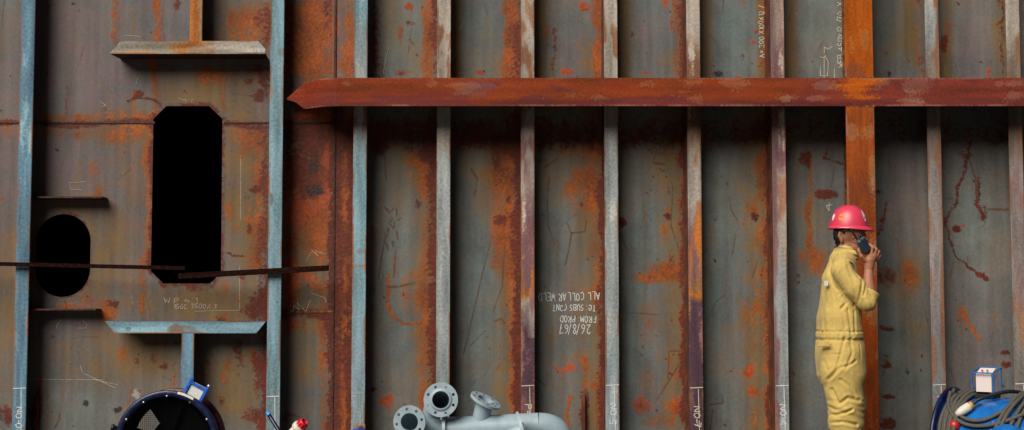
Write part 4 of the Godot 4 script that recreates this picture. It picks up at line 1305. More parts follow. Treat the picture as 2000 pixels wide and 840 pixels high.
func build_pipes():
	var o := Vector3(-0.328, 0.282, 1)
	o.y = 0.0
	var here := func(v: Vector3): return v - o
	# spool with the long run, a bend at each end and a nozzle on top
	var t := thing("pipe_spool", o, "long pale grey pipe spool with bent ends and a tilted flanged nozzle on top", "pipe", "grey flanged pipe pieces before the bulkhead")
	var a: Vector3 = here.call(Vector3(-0.6395, 0.3474, 1.22))
	var l1: Vector3 = here.call(Vector3(-0.5956, 0.2774, 1.02))
	var l2: Vector3 = here.call(Vector3(-0.433, 0.2723, 1))
	var r1: Vector3 = here.call(Vector3(0.1706, 0.3015, 1))
	var r2: Vector3 = here.call(Vector3(0.3219, 0.1433, 0.98))
	var rr := .084
	pipe_run(t, arc(a - Vector3(0, 0, .02), (a + l1) * .5 + Vector3(-.03, -.01, -.04), l2, 14), .066, "bend")
	pipe_run(t, [l2, r1], rr)
	pipe_run(t, arc(r1, here.call(Vector3(0.3215, 0.3048, 1)), r2, 14) + [r2 + Vector3(0, -.12, 0)], rr, "bend")
	pipe_flange(t, a, Vector3(-.12, -.02, 1), .055, .102, .022, .2)
	pipe_flange(t, l2.lerp(r1, .01), r1 - l2 + Vector3(0, 0, .03), rr - .004, .115, .02)
	var n0: Vector3 = here.call(Vector3(-0.2165, 0.2918, 1))
	var n1: Vector3 = here.call(Vector3(-0.1702, 0.4634, 1.03))
	pipe_run(t, [n0, n1], .055, "nozzle")
	pipe_flange(t, n1, Vector3(.42, .84, .2), .055, .103, .018, .1)
	# spool with the upper flange
	var u := thing("pipe_spool", o + Vector3(-.13, 0, 0), "pale grey short bent pipe with a round bolted flange, leaning on the long spool", "pipe", "grey flanged pipe pieces before the bulkhead")
	var hu := func(v: Vector3): return v - o - Vector3(-.13, 0, 0)
	var f: Vector3 = hu.call(Vector3(-0.4503, 0.4766, 1.12))
	pipe_flange(u, f, Vector3(-.03, .05, 1), .0545, .109, .022)
	var e: Vector3 = hu.call(Vector3(-0.5184, 0.3929, 0.84))
	pipe_run(u, arc(f - Vector3(0, 0, .01), f + Vector3(-.01, -.02, -.2), e, 10) + arc(e, e + Vector3(-.02, -.08, -.06), e + Vector3(-.03, -.24, -.06), 6).slice(1) + [Vector3(e.x - .03, .02, e.z - .06)], .06, "bend")
	var sp := mb(true)
	lathe(sp, f, Vector3(-.03, .05, 1), [Vector2(.0545, .011), Vector2(.072, .012), Vector2(.072, .0135), Vector2(.0545, .0135)], 40)
	build(sp, "raised_face", M.pipe, u)
	# elbow in front with an edge-on flange
	var o2 := Vector3(-0.0317, 0.3043, 1.3)
	o2.y = 0.0
	var w := thing("pipe_spool", o2, "pale grey pipe elbow with a thin slanting flange, standing before the long spool", "pipe", "grey flanged pipe pieces before the bulkhead")
	var hw := func(v: Vector3): return v - o2
	var g: Vector3 = hw.call(Vector3(0.0671, 0.2903, 1.22))
	var dirn := Vector3(.955, .30, -.02)
	pipe_flange(w, g, dirn, .05, .125, .018)
	pipe_run(w, arc(g + dirn * .02, g - dirn * .14, g - dirn * .14 + Vector3(-.1, -.18, 0), 12) + [Vector3(g.x - .26, .02, g.z)], .050, "bend")

# ---------------------------------------------------------------- blower
func build_blower():
	var c := Vector3(-1.8912, 0.3259, 2.25)
	var t := thing("portable_blower", Vector3(c.x, 0, c.z), "dark blue round portable blower with a wire guard and a framed terminal box", "blower")
	var y := c.y
	var R := .2856
	var mid := Vector3(0, y, 0)
	var Z := Vector3(0, 0, 1)
	var st := mb(true)
	lathe(st, mid, Z, [Vector2(R - .036, -.012), Vector2(R - .036, .002), Vector2(R - .032, .008), Vector2(R - .010, .008), Vector2(R - .003, .005), Vector2(R, 0), Vector2(R, -.012), Vector2(R - .004, -.018), Vector2(R - .02, -.018)], 72)
	var ring := build(st, "front_ring", M.blower_blue, t)
	for k in 12:
		var a := TAU * k / 12.0
		var b := mb(true)
		lathe(b, mid + Vector3(cos(a), sin(a), 0) * .254 + Vector3(0, 0, .008), Z, [Vector2(.0062, 0), Vector2(.0062, .004), Vector2(.004, .006), Vector2(0, .0065)], 10)
		build(b, "bolt", M.rust if k == 2 else M.steel, ring)
	var br := mb(true)
	lathe(br, mid, Z, [Vector2(R - .02, -.018), Vector2(R - .022, -.17), Vector2(R - .032, -.17), Vector2(R - .036, -.012)], 72)
	build(br, "barrel", M.blower_blue, t)
	var rr := mb(true)
	lathe(rr, mid, Z, [Vector2(R - .03, -.168), Vector2(R - .004, -.168), Vector2(R, -.173), Vector2(R, -.188), Vector2(R - .004, -.192), Vector2(R - .03, -.192)], 72)
	build(rr, "rear_ring", plain(lin(.05, .006, .012), .4), t)
	# the maker's strip, a worn pale plate on the ring's outer edge
	var lb := mb(true)
	for k in 8:
		var a0 := deg_to_rad(78.0 - k * 2.4)
		var a1 := deg_to_rad(78.0 - (k + 1) * 2.4)
		var p0 := mid + Vector3(cos(a0), sin(a0), 0) * (R - .001) + Vector3(0, 0, .0065)
		var p1 := mid + Vector3(cos(a1), sin(a1), 0) * (R - .001) + Vector3(0, 0, .0065)
		var q0 := mid + Vector3(cos(a0), sin(a0), 0) * (R - .014) + Vector3(0, 0, .0095)
		var q1 := mid + Vector3(cos(a1), sin(a1), 0) * (R - .014) + Vector3(0, 0, .0095)
		quad(lb, p0, q0, q1, p1)
	build(lb, "label_strip", M.off_white, ring)
	# wire guard
	var g := mb()
	var n := 22
	for i in range(-n, n + 1):
		var s := i * .0112
		var h := sqrt(max(0.0, .249 * .249 - s * s))
		if h < .01: continue
		tube(g, [mid + Vector3(s, -h, -.006), mid + Vector3(s, h, -.006)], .0011, 4, false)
		tube(g, [mid + Vector3(-h, s, -.0085), mid + Vector3(h, s, -.0085)], .0011, 4, false)
	build(g, "wire_guard", M.guard, t).set_meta("kind", "stuff")
	# motor, blades and an added black disc behind
	var mo := mb(true)
	lathe(mo, mid, Z, [Vector2(0, -.03), Vector2(.05, -.032), Vector2(.066, -.045), Vector2(.07, -.06), Vector2(.07, -.16), Vector2(0, -.16)], 32)
	build(mo, "motor", M.guard, t)
	for k in 6:
		var a := deg_to_rad(143.0 + 22.0 + k * 53.0)
		var bl := mb(true)
		for j in 6:
			var r0 := lerpf(.06, .238, j / 6.0)
			var r1 := lerpf(.06, .238, (j + 1) / 6.0)
			var d0 := Vector3(cos(a), sin(a), 0)
			var d1 := Vector3(cos(a + .95), sin(a + .95), 0)
			quad(bl, mid + d0 * r0 + Vector3(0, 0, -.055), mid + d0 * r1 + Vector3(0, 0, -.06), mid + d1 * r1 + Vector3(0, 0, -.105), mid + d1 * r0 + Vector3(0, 0, -.1))
		build(bl, "blade", M.guard, t)
	var bk := mb()
	for k in 60:
		var a0 := TAU * k / 60.0
		var a1 := TAU * (k + 1) / 60.0
		var gap := rad_to_deg(a0) > 124.0 and rad_to_deg(a0) < 158.0
		for e in [[.05, .12], [.12, .215], [.215, .254]]:
			if gap and e[0] > .1 and e[0] < .2: continue
			quad(bk, mid + Vector3(cos(a0), sin(a0), 0) * e[0] + Z * -.15, mid + Vector3(cos(a0), sin(a0), 0) * e[1] + Z * -.15, mid + Vector3(cos(a1), sin(a1), 0) * e[1] + Z * -.15, mid + Vector3(cos(a1), sin(a1), 0) * e[0] + Z * -.15)
	build(bk, "added_dark_disc", M.guard, t)  # added black disc that keeps the barrel dark; its gap shows the wall
	# carrying knob, feet
	var kn := mb(true)
	lathe(kn, Vector3(-2.1846, 0.4036, 2.22) - Vector3(c.x, 0, c.z), Vector3(-1, .2, .2), [Vector2(0, -.02), Vector2(.01, -.02), Vector2(.012, 0), Vector2(.018, .004), Vector2(.018, .016), Vector2(.012, .022), Vector2(0, .023)], 16)
	build(kn, "knob", M.black, t)
	for s in [-1, 1]:
		var ft := mb()
		bbox(ft, Vector3(s * .16, .035, -.09), Vector3(.04, .07, .26), .005)
		build(ft, "foot", M.blower_blue, t)
	# terminal box held in a bright blue frame, standing radially on the barrel
	var ang := deg_to_rad(62.0)
	var up := Vector3(cos(ang), sin(ang), 0)
	var side := Vector3(sin(ang), -cos(ang), 0)
	var bas := Basis(side, up, Z)
	var base := mid + up * (R - .025) + Vector3(0, 0, -.07)
	var tb := mb()
	bbox(tb, base + up * .05, Vector3(.088, .07, .075), .006, bas)
	var box := build(tb, "terminal_box", M.label_white, t)
	var fr := mb()
	for s in [-1, 1]:
		bbox(fr, base + side * s * .05 + up * .052 + Z * .04, Vector3(.017, .118, .014), .003, bas)
	bbox(fr, base + up * .084 + Z * .04, Vector3(.09, .017, .013), .003, bas)
	bbox(fr, base + up * .012 + Z * .04, Vector3(.09, .012, .013), .003, bas)
	build(fr, "frame", M.bright_blue, box)
	var wn := mb(true)
	lathe(wn, base + side * .05 + up * .111 + Z * .04, up, [Vector2(.009, 0), Vector2(.009, .006), Vector2(.005, .01), Vector2(0, .01)], 10)
	build(wn, "wing_nut", M.steel, box)

# ---------------------------------------------------------------- small things by the blower
func build_small():
	# leaning blue tube with a pale end
	var p := Vector3(-1.3657, 0.4747, 2.1)
	var q := Vector3(-1.2825, 0.3642, 2.16)
	var d := (q - p).normalized()
	var foot := p + d * (p.y / -d.y)
	var t := thing("handle_tube", foot, "dark blue tube with a light blue end, leaning before the stiffener beside the blower", "tube")
	var st := mb(true)
	tube(st, [p - foot, (p + d * .05) - foot, Vector3.ZERO], .0115, 14)
	build(st, "tube", M.blower_blue, t)
	var cp := mb(true)
	lathe(cp, p - foot + d * .004, -d, [Vector2(.0125, -.012), Vector2(.0125, .008), Vector2(.009, .013), Vector2(0, .014)], 16)
	build(cp, "end_cap", plain(lin(.03, .28, .68), .4), t)
	# power plug on its lead
	var a := Vector3(-1.157, 0.4252, 2.15)
	var ax := Vector3(.62, .62, .3).normalized()
	var k := thing("power_plug", Vector3(a.x, 0, a.z), "off white industrial power plug with a red cap, pointing up by the stiffener", "plug")
	var o := a - Vector3(a.x, 0, a.z)
	var c1 := mb(true)
	lathe(c1, o, ax, [Vector2(.027, -.04), Vector2(.027, .004), Vector2(.024, .01), Vector2(.018, .012), Vector2(.018, .006), Vector2(0, .006)], 28)
	build(c1, "cap", M.red, k)
	var rb := mb()
	for j in 10:
		var an := TAU * j / 10.0
		var fb := frame_of(ax)
		bbox(rb, o + (fb.x * cos(an) + fb.z * sin(an)) * .0275 - ax * .016, Vector3(.005, .034, .005), .001, fb)
	build(rb, "cap_rib", M.red, k)
	var c2 := mb(true)
	lathe(c2, o - ax * .03, ax, [Vector2(.0, -.03), Vector2(.03, -.03), Vector2(.038, -.026), Vector2(.04, -.02), Vector2(.04, -.002), Vector2(.036, .004), Vector2(.026, .005)], 28)
	build(c2, "collar", M.off_white, k)
	var c3 := mb(true)
	lathe(c3, o - ax * .06, ax, [Vector2(.012, -.16), Vector2(.018, -.13), Vector2(.028, -.11), Vector2(.031, -.06), Vector2(.031, 0)], 24)
	build(c3, "body", M.off_white, k)
	var hinge := mb()
	bbox(hinge, o - ax * .02 + frame_of(ax).z * -.036 , Vector3(.016, .04, .014), .003, frame_of(ax))
	build(hinge, "latch", M.off_white, k)
	var e := o - ax * .21
	var cb := mb(true)
	tube(cb, smooth_path([e, e - ax * .05, Vector3(e.x - .06, .012, e.z + .02), Vector3(e.x - .3, .012, e.z + .3)], .02), .011, 10)
	build(cb, "lead", M.cable, k)
	var sb := mb()
	bbox(sb, Vector3(o.x - .05, .1, o.z), Vector3(.1, .2, .08), .008)
	build(sb, "stand", M.black, k)
	# a corner of a blue box with a wooden board on it
	var b0 := Vector3(-0.8785, 0.3829, 2)
	var bx := thing("tool_box", Vector3(b0.x, 0, b0.z), "blue steel tool box with a sloping lid, before the stiffener by the pipes", "tool box")
	var s1 := mb()
	prism(s1, PackedVector2Array([Vector2(-.14, 0), Vector2(.035, 0), Vector2(.035, b0.y - .015), Vector2(.015, b0.y + .004), Vector2(-.14, b0.y - .06)]), -.1, .1)
	build(s1, "case", M.bright_blue, bx)
	var hd := mb(true)
	tube(hd, smooth_path([Vector3(-.10, b0.y - .05, -.03), Vector3(-.10, b0.y - .03, -.03), Vector3(-.10, b0.y - .03, .05), Vector3(-.10, b0.y - .05, .05)], .01), .005, 8)
	build(hd, "handle", M.black, bx)
	var w0 := Vector3(-0.8811, 0.3775, 1.85)
	var wd := thing("wood_block", Vector3(w0.x, 0, w0.z), "brown wooden block standing behind the blue tool box", "wood")
	var s2 := mb()
	bbox(s2, Vector3(0, (w0.y + .012) * .5, 0), Vector3(.062, w0.y + .012, .05), .004, Basis(Vector3.UP, .3))
	build(s2, "block", M.wood, wd)

# ---------------------------------------------------------------- compressor with its cables
func on_vessel(s: float, phi: float, lift := 0.0) -> Vector3:
	var r := .265 + .012 + lift
	return Vector3(s, .312 + r * cos(deg_to_rad(phi)), r * sin(deg_to_rad(phi)))

func build_compressor():
	var at := Vector3(2.4314, 0.3122, 2.2)
	var t := thing("air_receiver", Vector3(at.x, 0, at.z), "glossy blue steel pressure vessel with a wide end flange, draped in grey cables", "pressure vessel")
	t.rotation_degrees.y = -40.0
	var X := Vector3(1, 0, 0)
	var mid := Vector3(0, .312, 0)
	var st := mb(true)
	lathe(st, mid, X, [Vector2(0, -.06), Vector2(.1, -.055), Vector2(.2, -.03), Vector2(.26, 0), Vector2(.265, .02), Vector2(.265, .5), Vector2(.265, .86), Vector2(.24, .92), Vector2(.16, .97), Vector2(0, .985)], 72)
	build(st, "shell", M.tank_blue, t)
	var fl := mb(true)
	lathe(fl, mid, X, [Vector2(.262, -.012), Vector2(.308, -.012), Vector2(.315, -.006), Vector2(.315, .006), Vector2(.308, .012), Vector2(.262, .012)], 72)
	build(fl, "end_flange", M.blower_blue, t)
	var bd := mb(true)
	for s in [.3, .52]:
		lathe(bd, mid, X, [Vector2(.265, s - .012), Vector2(.269, s - .006), Vector2(.269, s + .006), Vector2(.265, s + .012)], 72)
	build(bd, "weld_bead", M.tank_blue, t)
	for s in [.1, .7]:
		var ft := mb()
		bbox(ft, Vector3(s, .05, 0), Vector3(.04, .1, .36), .004)
		build(ft, "saddle", M.tank_blue, t)
	# round housing on the near side
	var hs := mb(true)
	lathe(hs, Vector3(.40, .36, .25), Vector3(0, .15, 1), [Vector2(.1, -.1), Vector2(.1, .05), Vector2(.094, .075), Vector2(.07, .097), Vector2(.035, .108), Vector2(0, .111)], 48)
	build(hs, "round_housing", M.tank_blue, t)
	# fittings
	for e in [[.075, 22.0, .07], [.115, 12.0, .05], [.10, 30.0, .05]]:
		var f := mb(true)
		var p := on_vessel(e[0], e[1], -.02)
		lathe(f, p, p - Vector3(p.x, .312, 0), [Vector2(.0055, 0), Vector2(.0055, e[2] * .5), Vector2(.009, e[2] * .52), Vector2(.009, e[2] * .7), Vector2(.004, e[2] * .72), Vector2(.004, e[2])], 10)
		build(f, "valve_stem", M.black, t)
	var rd := mb(true)
	var rp := on_vessel(.105, 62.0, -.02)
	lathe(rd, rp, rp - Vector3(rp.x, .312, 0), [Vector2(.012, 0), Vector2(.03, .006), Vector2(.033, .018), Vector2(.027, .034), Vector2(.014, .043), Vector2(0, .045)], 24)
	build(rd, "red_cap", plain(lin(.42, .014, .016), .35), t)
	# control box in its blue frame
	var base := Vector3(.195, .312 + .262, 0)
	var pl := mb()
	bbox(pl, base + Vector3(0, .012, 0), Vector3(.11, .024, .11), .004)
	build(pl, "box_plinth", M.black, t)
	var cb := mb()
	prism(cb, PackedVector2Array([Vector2(-.045, .0), Vector2(.045, .0), Vector2(.045, .095), Vector2(-.02, .125), Vector2(-.045, .125)]), -.042, .042, Transform3D(Basis(Vector3(0, 0, 1), Vector3(0, 1, 0), Vector3(-1, 0, 0)), base + Vector3(0, .036, 0)))
	var ctl := build(cb, "control_box", plain(lin(.72, .63, .62), .55), t)
	var gd := mb()
	var lo := base + Vector3(-.058, .02, -.06)
	var hi := base + Vector3(.058, .163, .06)
	for x in [lo.x, hi.x]:
		for z in [lo.z, hi.z]:
			bbox(gd, Vector3(x, (lo.y + hi.y) * .5 - (.012 if z > 0.0 else 0.0), z), Vector3(.007, hi.y - lo.y - (.024 if z > 0.0 else 0.0), .007), .0015)
	for x in [lo.x, hi.x]: bbox(gd, Vector3(x, hi.y - .012, 0), Vector3(.007, .007, .12), .0015, Basis(Vector3(1, 0, 0), .2))
	bbox(gd, Vector3((lo.x + hi.x) * .5, hi.y - .001, lo.z), Vector3(.123, .008, .012), .0015)
	bbox(gd, Vector3((lo.x + hi.x) * .5, hi.y - .025, hi.z), Vector3(.123, .007, .007), .0015)
	build(gd, "frame", M.tank_blue, ctl)
	for e in [[-.012, M.red], [.016, plain(lin(.02, .2, .2), .4)]]:
		var b := mb(true)
		lathe(b, base + Vector3(e[0], .148, .03), Vector3(0, .85, .5), [Vector2(.005, 0), Vector2(.006, .004), Vector2(.004, .006), Vector2(0, .0065)], 12)
		build(b, "push_button", e[1], ctl)

	# cables and a connector, each a thing that could be lifted off
	var xf := t.transform
	var lay := func(called: String, label: String, paths: Array, r: float):
		var root := thing(called, Vector3(at.x, 0, at.z), label, "cable", "grey cables draped over the blue vessel")
		root.rotation_degrees.y = -40.0
		for pa in paths:
			var pts := []
			for e in pa: pts.append(on_vessel(e[0], e[1], e[2]))
			var s := mb(true)
			tube(s, smooth_path(pts, .012), r, 10)
			build(s, "loop", M.cable, root)
	var coil := []
	for k in 7:
		var s0 := .035 + k * .013
		coil.append([[s0 + .05, -100, .0], [s0 + .045, -45, .004 + .008 * (k % 2)], [s0 + .04 + .01 * (k % 3), -10, .012 + .010 * (k % 3)], [s0 + .015, 25, .010 + .012 * (k % 2)], [s0, 60, .004 + .01 * ((k + 1) % 2)], [s0 + .004 * (k % 3), 100, .004], [s0 + .01, 140, .0]])
	lay.call("cable_coil", "thick coil of grey cable hung over the vessel beside its end flange", coil, .0105)
	lay.call("draped_cable", "grey cable sagging in two bights across the front of the blue vessel", [[[.03, 8, .03], [.05, 32, .018], [.10, 46, .008], [.17, 55, .006], [.25, 55, .004], [.33, 45, .006], [.40, 25, .012], [.44, 0, .03], [.46, -30, .01]], [[.035, 20, .035], [.06, 42, .028], [.11, 55, .016], [.18, 62, .012], [.27, 62, .010], [.36, 57, .012], [.46, 47, .02], [.58, 40, .06]]], .0102)
	lay.call("cable_bundle", "bundle of grey cable looped steeply over the vessel near the round housing", [[[.40, -30, .0], [.41, 0, .026], [.385, 22, .02], [.35, 50, .012], [.32, 75, .006], [.30, 110, .004]], [[.425, -30, .0], [.43, -2, .03], [.41, 24, .022], [.375, 52, .022], [.345, 78, .01], [.33, 110, .004]], [[.45, -30, .0], [.45, -2, .022], [.44, 24, .012], [.41, 55, .006], [.385, 80, .004], [.37, 110, .004]], [[.47, -30, .0], [.47, -4, .012], [.465, 22, .006], [.445, 52, .005], [.42, 85, .002]]], .0102)
	var pg := thing("cable_connector", Vector3(at.x, 0, at.z), "off white cable connector with an orange band, lying on the blue vessel", "connector")
	pg.rotation_degrees.y = -40.0
	var pa := on_vessel(.115, 52, .02)
	var pb := on_vessel(.215, 30, .03)
	var pd := (pb - pa).normalized()
	var pc := mb(true)
	lathe(pc, pa, pd, [Vector2(0, -.002), Vector2(.012, 0), Vector2(.02, .018), Vector2(.0245, .04), Vector2(.0245, .08), Vector2(.022, .085), Vector2(0, .086)], 24)
	build(pc, "shell", M.off_white, pg)
	var pb2 := mb(true)
	lathe(pb2, pa + pd * .083, pd, [Vector2(0, 0), Vector2(.021, .001), Vector2(.021, .018), Vector2(.014, .022), Vector2(0, .022)], 24)
	build(pb2, "band", M.brass, pg)
	var tl := mb(true)
	tube(tl, smooth_path([pa + pd * .1, pa + pd * .16, on_vessel(.33, 6, .03), on_vessel(.40, -14, .012)], .015), .0105, 10)
	build(tl, "tail", M.black, pg)

# ---------------------------------------------------------------- bodies as smooth fields
# bones: [a, b, ra, rb]; fields of tapered capsules joined smoothly, meshed as surface nets
func net(st: SurfaceTool, bones: Array, cell: float, k: float, push = null):
	var lo := Vector3(1e9, 1e9, 1e9)
	var hi := -lo
	for b in bones:
		for e in [[b[0], b[2]], [b[1], b[3]]]:
			lo = lo.min(e[0] - Vector3.ONE * (e[1] + cell * 3.0))
			hi = hi.max(e[0] + Vector3.ONE * (e[1] + cell * 3.0))
	var nx := int((hi.x - lo.x) / cell) + 2
	var ny := int((hi.y - lo.y) / cell) + 2
	var nz := int((hi.z - lo.z) / cell) + 2
	var f := PackedFloat32Array()
	f.resize(nx * ny * nz)
	var reach := 2.2 / k + cell * 2.0
	for b in bones:
		var a: Vector3 = b[0]
		var d: Vector3 = b[1] - a
		var l2: float = max(d.length_squared(), 1e-9)
		var ra: float = b[2]
		var rb: float = b[3]
		var m := Vector3.ONE * (maxf(ra, rb) + reach)
		var p0: Vector3 = (a.min(b[1]) - m - lo) / cell
		var p1: Vector3 = (a.max(b[1]) + m - lo) / cell
		for z in range(max(0, int(p0.z)), min(nz - 1, int(p1.z) + 1)):
			for y in range(max(0, int(p0.y)), min(ny - 1, int(p1.y) + 1)):
				var row := (z * ny + y) * nx
				for x in range(max(0, int(p0.x)), min(nx - 1, int(p1.x) + 1)):
					var v := lo + Vector3(x, y, z) * cell - a
					var t: float = clamp(v.dot(d) / l2, 0.0, 1.0)
					var dist := (v - d * t).length() - (ra + (rb - ra) * t)
					if dist < reach: f[row + x] += exp(-k * dist)
	# inside where f > 1
	var at := {}
	var verts := PackedVector3Array()
	var off := [0, 1, nx, nx + 1, nx * ny, nx * ny + 1, nx * ny + nx, nx * ny + nx + 1]
	var cor := [Vector3(0, 0, 0), Vector3(1, 0, 0), Vector3(0, 1, 0), Vector3(1, 1, 0), Vector3(0, 0, 1), Vector3(1, 0, 1), Vector3(0, 1, 1), Vector3(1, 1, 1)]
	var edges := [[0, 1], [2, 3], [4, 5], [6, 7], [0, 2], [1, 3], [4, 6], [5, 7], [0, 4], [1, 5], [2, 6], [3, 7]]
	for z in nz - 1:
		for y in ny - 1:
			var row := (z * ny + y) * nx
			for x in nx - 1:
				var i := row + x
				var c := 0
				for q in 8:
					if f[i + off[q]] > 1.0: c += 1
				if c == 0 or c == 8: continue
				var s := Vector3.ZERO
				var n := 0
				for e in edges:
					var fa: float = f[i + off[e[0]]]
					var fb: float = f[i + off[e[1]]]
					if (fa > 1.0) != (fb > 1.0):
						var la := log(max(fa, 1e-4))
						var lb := log(max(fb, 1e-4))
						s += cor[e[0]].lerp(cor[e[1]], la / (la - lb))
						n += 1
				at[i] = verts.size()
				verts.append(lo + (Vector3(x, y, z) + s / n) * cell)
	var tris := PackedInt32Array()
	var step := [1, nx, nx * ny]
	for i in at:
		for ax in 3:
			var j: int = i + step[ax]
			if j >= f.size(): continue
			var ia: bool = f[i] > 1.0
			if ia == (f[j] > 1.0): continue
			var u: int = step[(ax + 1) % 3]
			var v: int = step[(ax + 2) % 3]
			if not (at.has(i - u) and at.has(i - v) and at.has(i - u - v)): continue
			var q := [at[i], at[i - u], at[i - u - v], at[i - v]]
			if ia: tris.append_array(PackedInt32Array([q[0], q[1], q[2], q[0], q[2], q[3]]))
			else: tris.append_array(PackedInt32Array([q[0], q[2], q[1], q[0], q[3], q[2]]))
	var nor := PackedVector3Array()
	nor.resize(verts.size())
	for t in range(0, tris.size(), 3):
		var n := (verts[tris[t + 1]] - verts[tris[t]]).cross(verts[tris[t + 2]] - verts[tris[t]])
		for q in 3: nor[tris[t + q]] += n
	if push != null:
		for i in verts.size():
			verts[i] += nor[i].normalized() * float(push.call(verts[i], nor[i].normalized()))
	for t in range(0, tris.size(), 3):
		for q in 3:
			st.add_vertex(verts[tris[t + q]])

func ellipsoid(st: SurfaceTool, c: Vector3, r: Vector3, bas := Basis.IDENTITY, n := 14):
	for j in n:
		for i in n * 2:
			var p := []
			for e in [[i, j], [i + 1, j], [i + 1, j + 1], [i, j + 1]]:
				var th: float = PI * e[1] / n
				var ph: float = TAU * e[0] / (n * 2)
				p.append(c + bas * (Vector3(sin(th) * cos(ph), cos(th), sin(th) * sin(ph)) * r))
			if j > 0: tri(st, p[0], p[1], p[2])
			if j < n - 1: tri(st, p[0], p[2], p[3])

var fold := FastNoiseLite.new()
var fold2 := FastNoiseLite.new()

func build_person():
	var skin := mottled([[0.2, lin(.30, .125, .07)], [0.6, lin(.36, .155, .09)], [0.9, lin(.41, .19, .115)]], .55, 5.0, .03, 51, 0.0, .4)
	skin.subsurf_scatter_enabled = true
	skin.subsurf_scatter_strength = .1
	var hair := plain(lin(.008, .007, .007), .45)
	var cloth := mottled([[0.2, lin(.50, .355, .098)], [0.5, lin(.545, .395, .115)], [0.8, lin(.59, .435, .14)]], .85, 3.0, .02, 52, 0.0, .35)
	cloth.rim_enabled = true
	cloth.rim = .25
	var o := Vector3(2.1115, 0, 1.1)
	var who := thing("person", o, "worker in a mustard coverall and red hard hat, talking into a hand radio", "person")
	var P := func(v: Vector3): return v - o

	# ---- bare body: one figure, finer where it shows
	var body := mb(true)
	var head: Vector3 = P.call(Vector3(2.1632, 1.5119, 1.1))
	var neck: Vector3 = P.call(Vector3(2.1187, 1.3876, 1.1))
	var wrist: Vector3 = P.call(Vector3(2.2398, 1.296, 1.24))
	var elbow: Vector3 = P.call(Vector3(2.217, 1.0877, 1.3))
	var shoulder: Vector3 = P.call(Vector3(2.0588, 1.2921, 1.27))
	var core := [
		[neck, P.call(Vector3(2.109, 1.1917, 1.1)), .045, .075], [P.call(Vector3(2.1025, 1.1917, 1.1)), P.call(Vector3(2.0957, 0.7692, 1.1)), .09, .1],
		[P.call(Vector3(2.0844, 0.7398, 1.17)), P.call(Vector3(2.0966, 0.4522, 1.18)), .075, .05], [P.call(Vector3(2.0966, 0.4522, 1.18)), Vector3(-.01, .09, .08), .048, .035],
		[P.call(Vector3(2.119, 0.7338, 1.03)), P.call(Vector3(2.1692, 0.4399, 1.02)), .075, .05], [P.call(Vector3(2.1692, 0.4399, 1.02)), Vector3(.03, .09, -.09), .048, .035],
		[neck, shoulder, .04, .04], [shoulder, elbow, .045, .04], [neck, P.call(Vector3(2.1429, 1.3, 0.93)), .04, .04], [P.call(Vector3(2.1429, 1.3, 0.93)), P.call(Vector3(2.1625, 1.0205, 0.9)), .045, .038]]
	net(body, core, .014, 60.0)
	net(body, [[elbow, elbow.lerp(wrist, .35), .040, .041], [elbow.lerp(wrist, .35), wrist, .041, .027], [P.call(Vector3(2.1625, 1.0205, 0.9)), P.call(Vector3(2.2147, 0.763, 0.94)), .038, .026], [P.call(Vector3(2.2147, 0.763, 0.94)), P.call(Vector3(2.2242, 0.6909, 0.95)), .03, .02]], .008, 120.0)
	# head in profile: skull, face, jaw, nose, lips, ear, neck
	var turn := Basis(Vector3.UP, deg_to_rad(-24.0))
	var H := func(x: float, y: float, z: float): return head + turn * Vector3(x, y, z)
	net(body, [
		[H.call(-.025, .035, 0), H.call(.02, .035, 0), .076, .074], [H.call(-.03, .01, .012), H.call(-.03, .01, -.012), .068, .068],
		[H.call(.032, .03, .022), H.call(.032, .03, -.022), .05, .05], [H.call(.045, -.02, .018), H.call(.045, -.02, -.018), .042, .042],
		[H.call(.040, -.065, .014), H.call(.040, -.065, -.014), .034, .034], [H.call(.060, -.088, .008), H.call(.060, -.088, -.008), .020, .020],
		[H.call(-.005, -.055, .034), H.call(.05, -.085, .014), .022, .018], [H.call(-.005, -.055, -.034), H.call(.05, -.085, -.014), .022, .018],
		[H.call(-.025, -.02, 0), P.call(Vector3(2.1288, 1.4072, 1.1)), .055, .053], [P.call(Vector3(2.1288, 1.4072, 1.1)), neck + Vector3(.004, -.03, 0), .05, .05]], .0055, 190.0)
	net(body, [
		[H.call(.082, .022, 0), H.call(.102, -.022, 0), .008, .0125], [H.call(.088, -.026, .010), H.call(.088, -.026, -.010), .0095, .0095],
		[H.call(.062, .034, .03), H.call(.082, .034, .008), .011, .010], [H.call(.062, .034, -.03), H.call(.082, .034, -.008), .011, .010],
		[H.call(.078, -.055, .016), H.call(.086, -.053, 0), .0075, .0085], [H.call(.078, -.055, -.016), H.call(.086, -.053, 0), .0075, .0085],
		[H.call(.076, -.068, .014), H.call(.083, -.067, 0), .008, .0085], [H.call(.076, -.068, -.014), H.call(.083, -.067, 0), .008, .0085],
		[H.call(.055, -.01, .04), H.call(.03, -.008, .058), .012, .012],
		[H.call(.07, -.03, 0), H.call(.07, .02, 0), .02, .02]], .0035, 320.0)
	for s in [-1.0, 1.0]:
		net(body, [[H.call(-.034, .016, s * .076), H.call(-.050, .022, s * .086), .006, .006], [H.call(-.050, .022, s * .086), H.call(-.056, .0, s * .087), .006, .006], [H.call(-.056, .0, s * .087), H.call(-.040, -.034, s * .078), .006, .008], [H.call(-.034, .01, s * .074), H.call(-.038, -.02, s * .074), .007, .008], [H.call(-.045, .008, s * .078), H.call(-.044, -.015, s * .078), .007, .007]], .0035, 300.0)
	# right hand closed round the radio
	var rc: Vector3 = P.call(Vector3(2.2167, 1.4353, 1.215))
	var palm: Vector3 = P.call(Vector3(2.2519, 1.3573, 1.235))
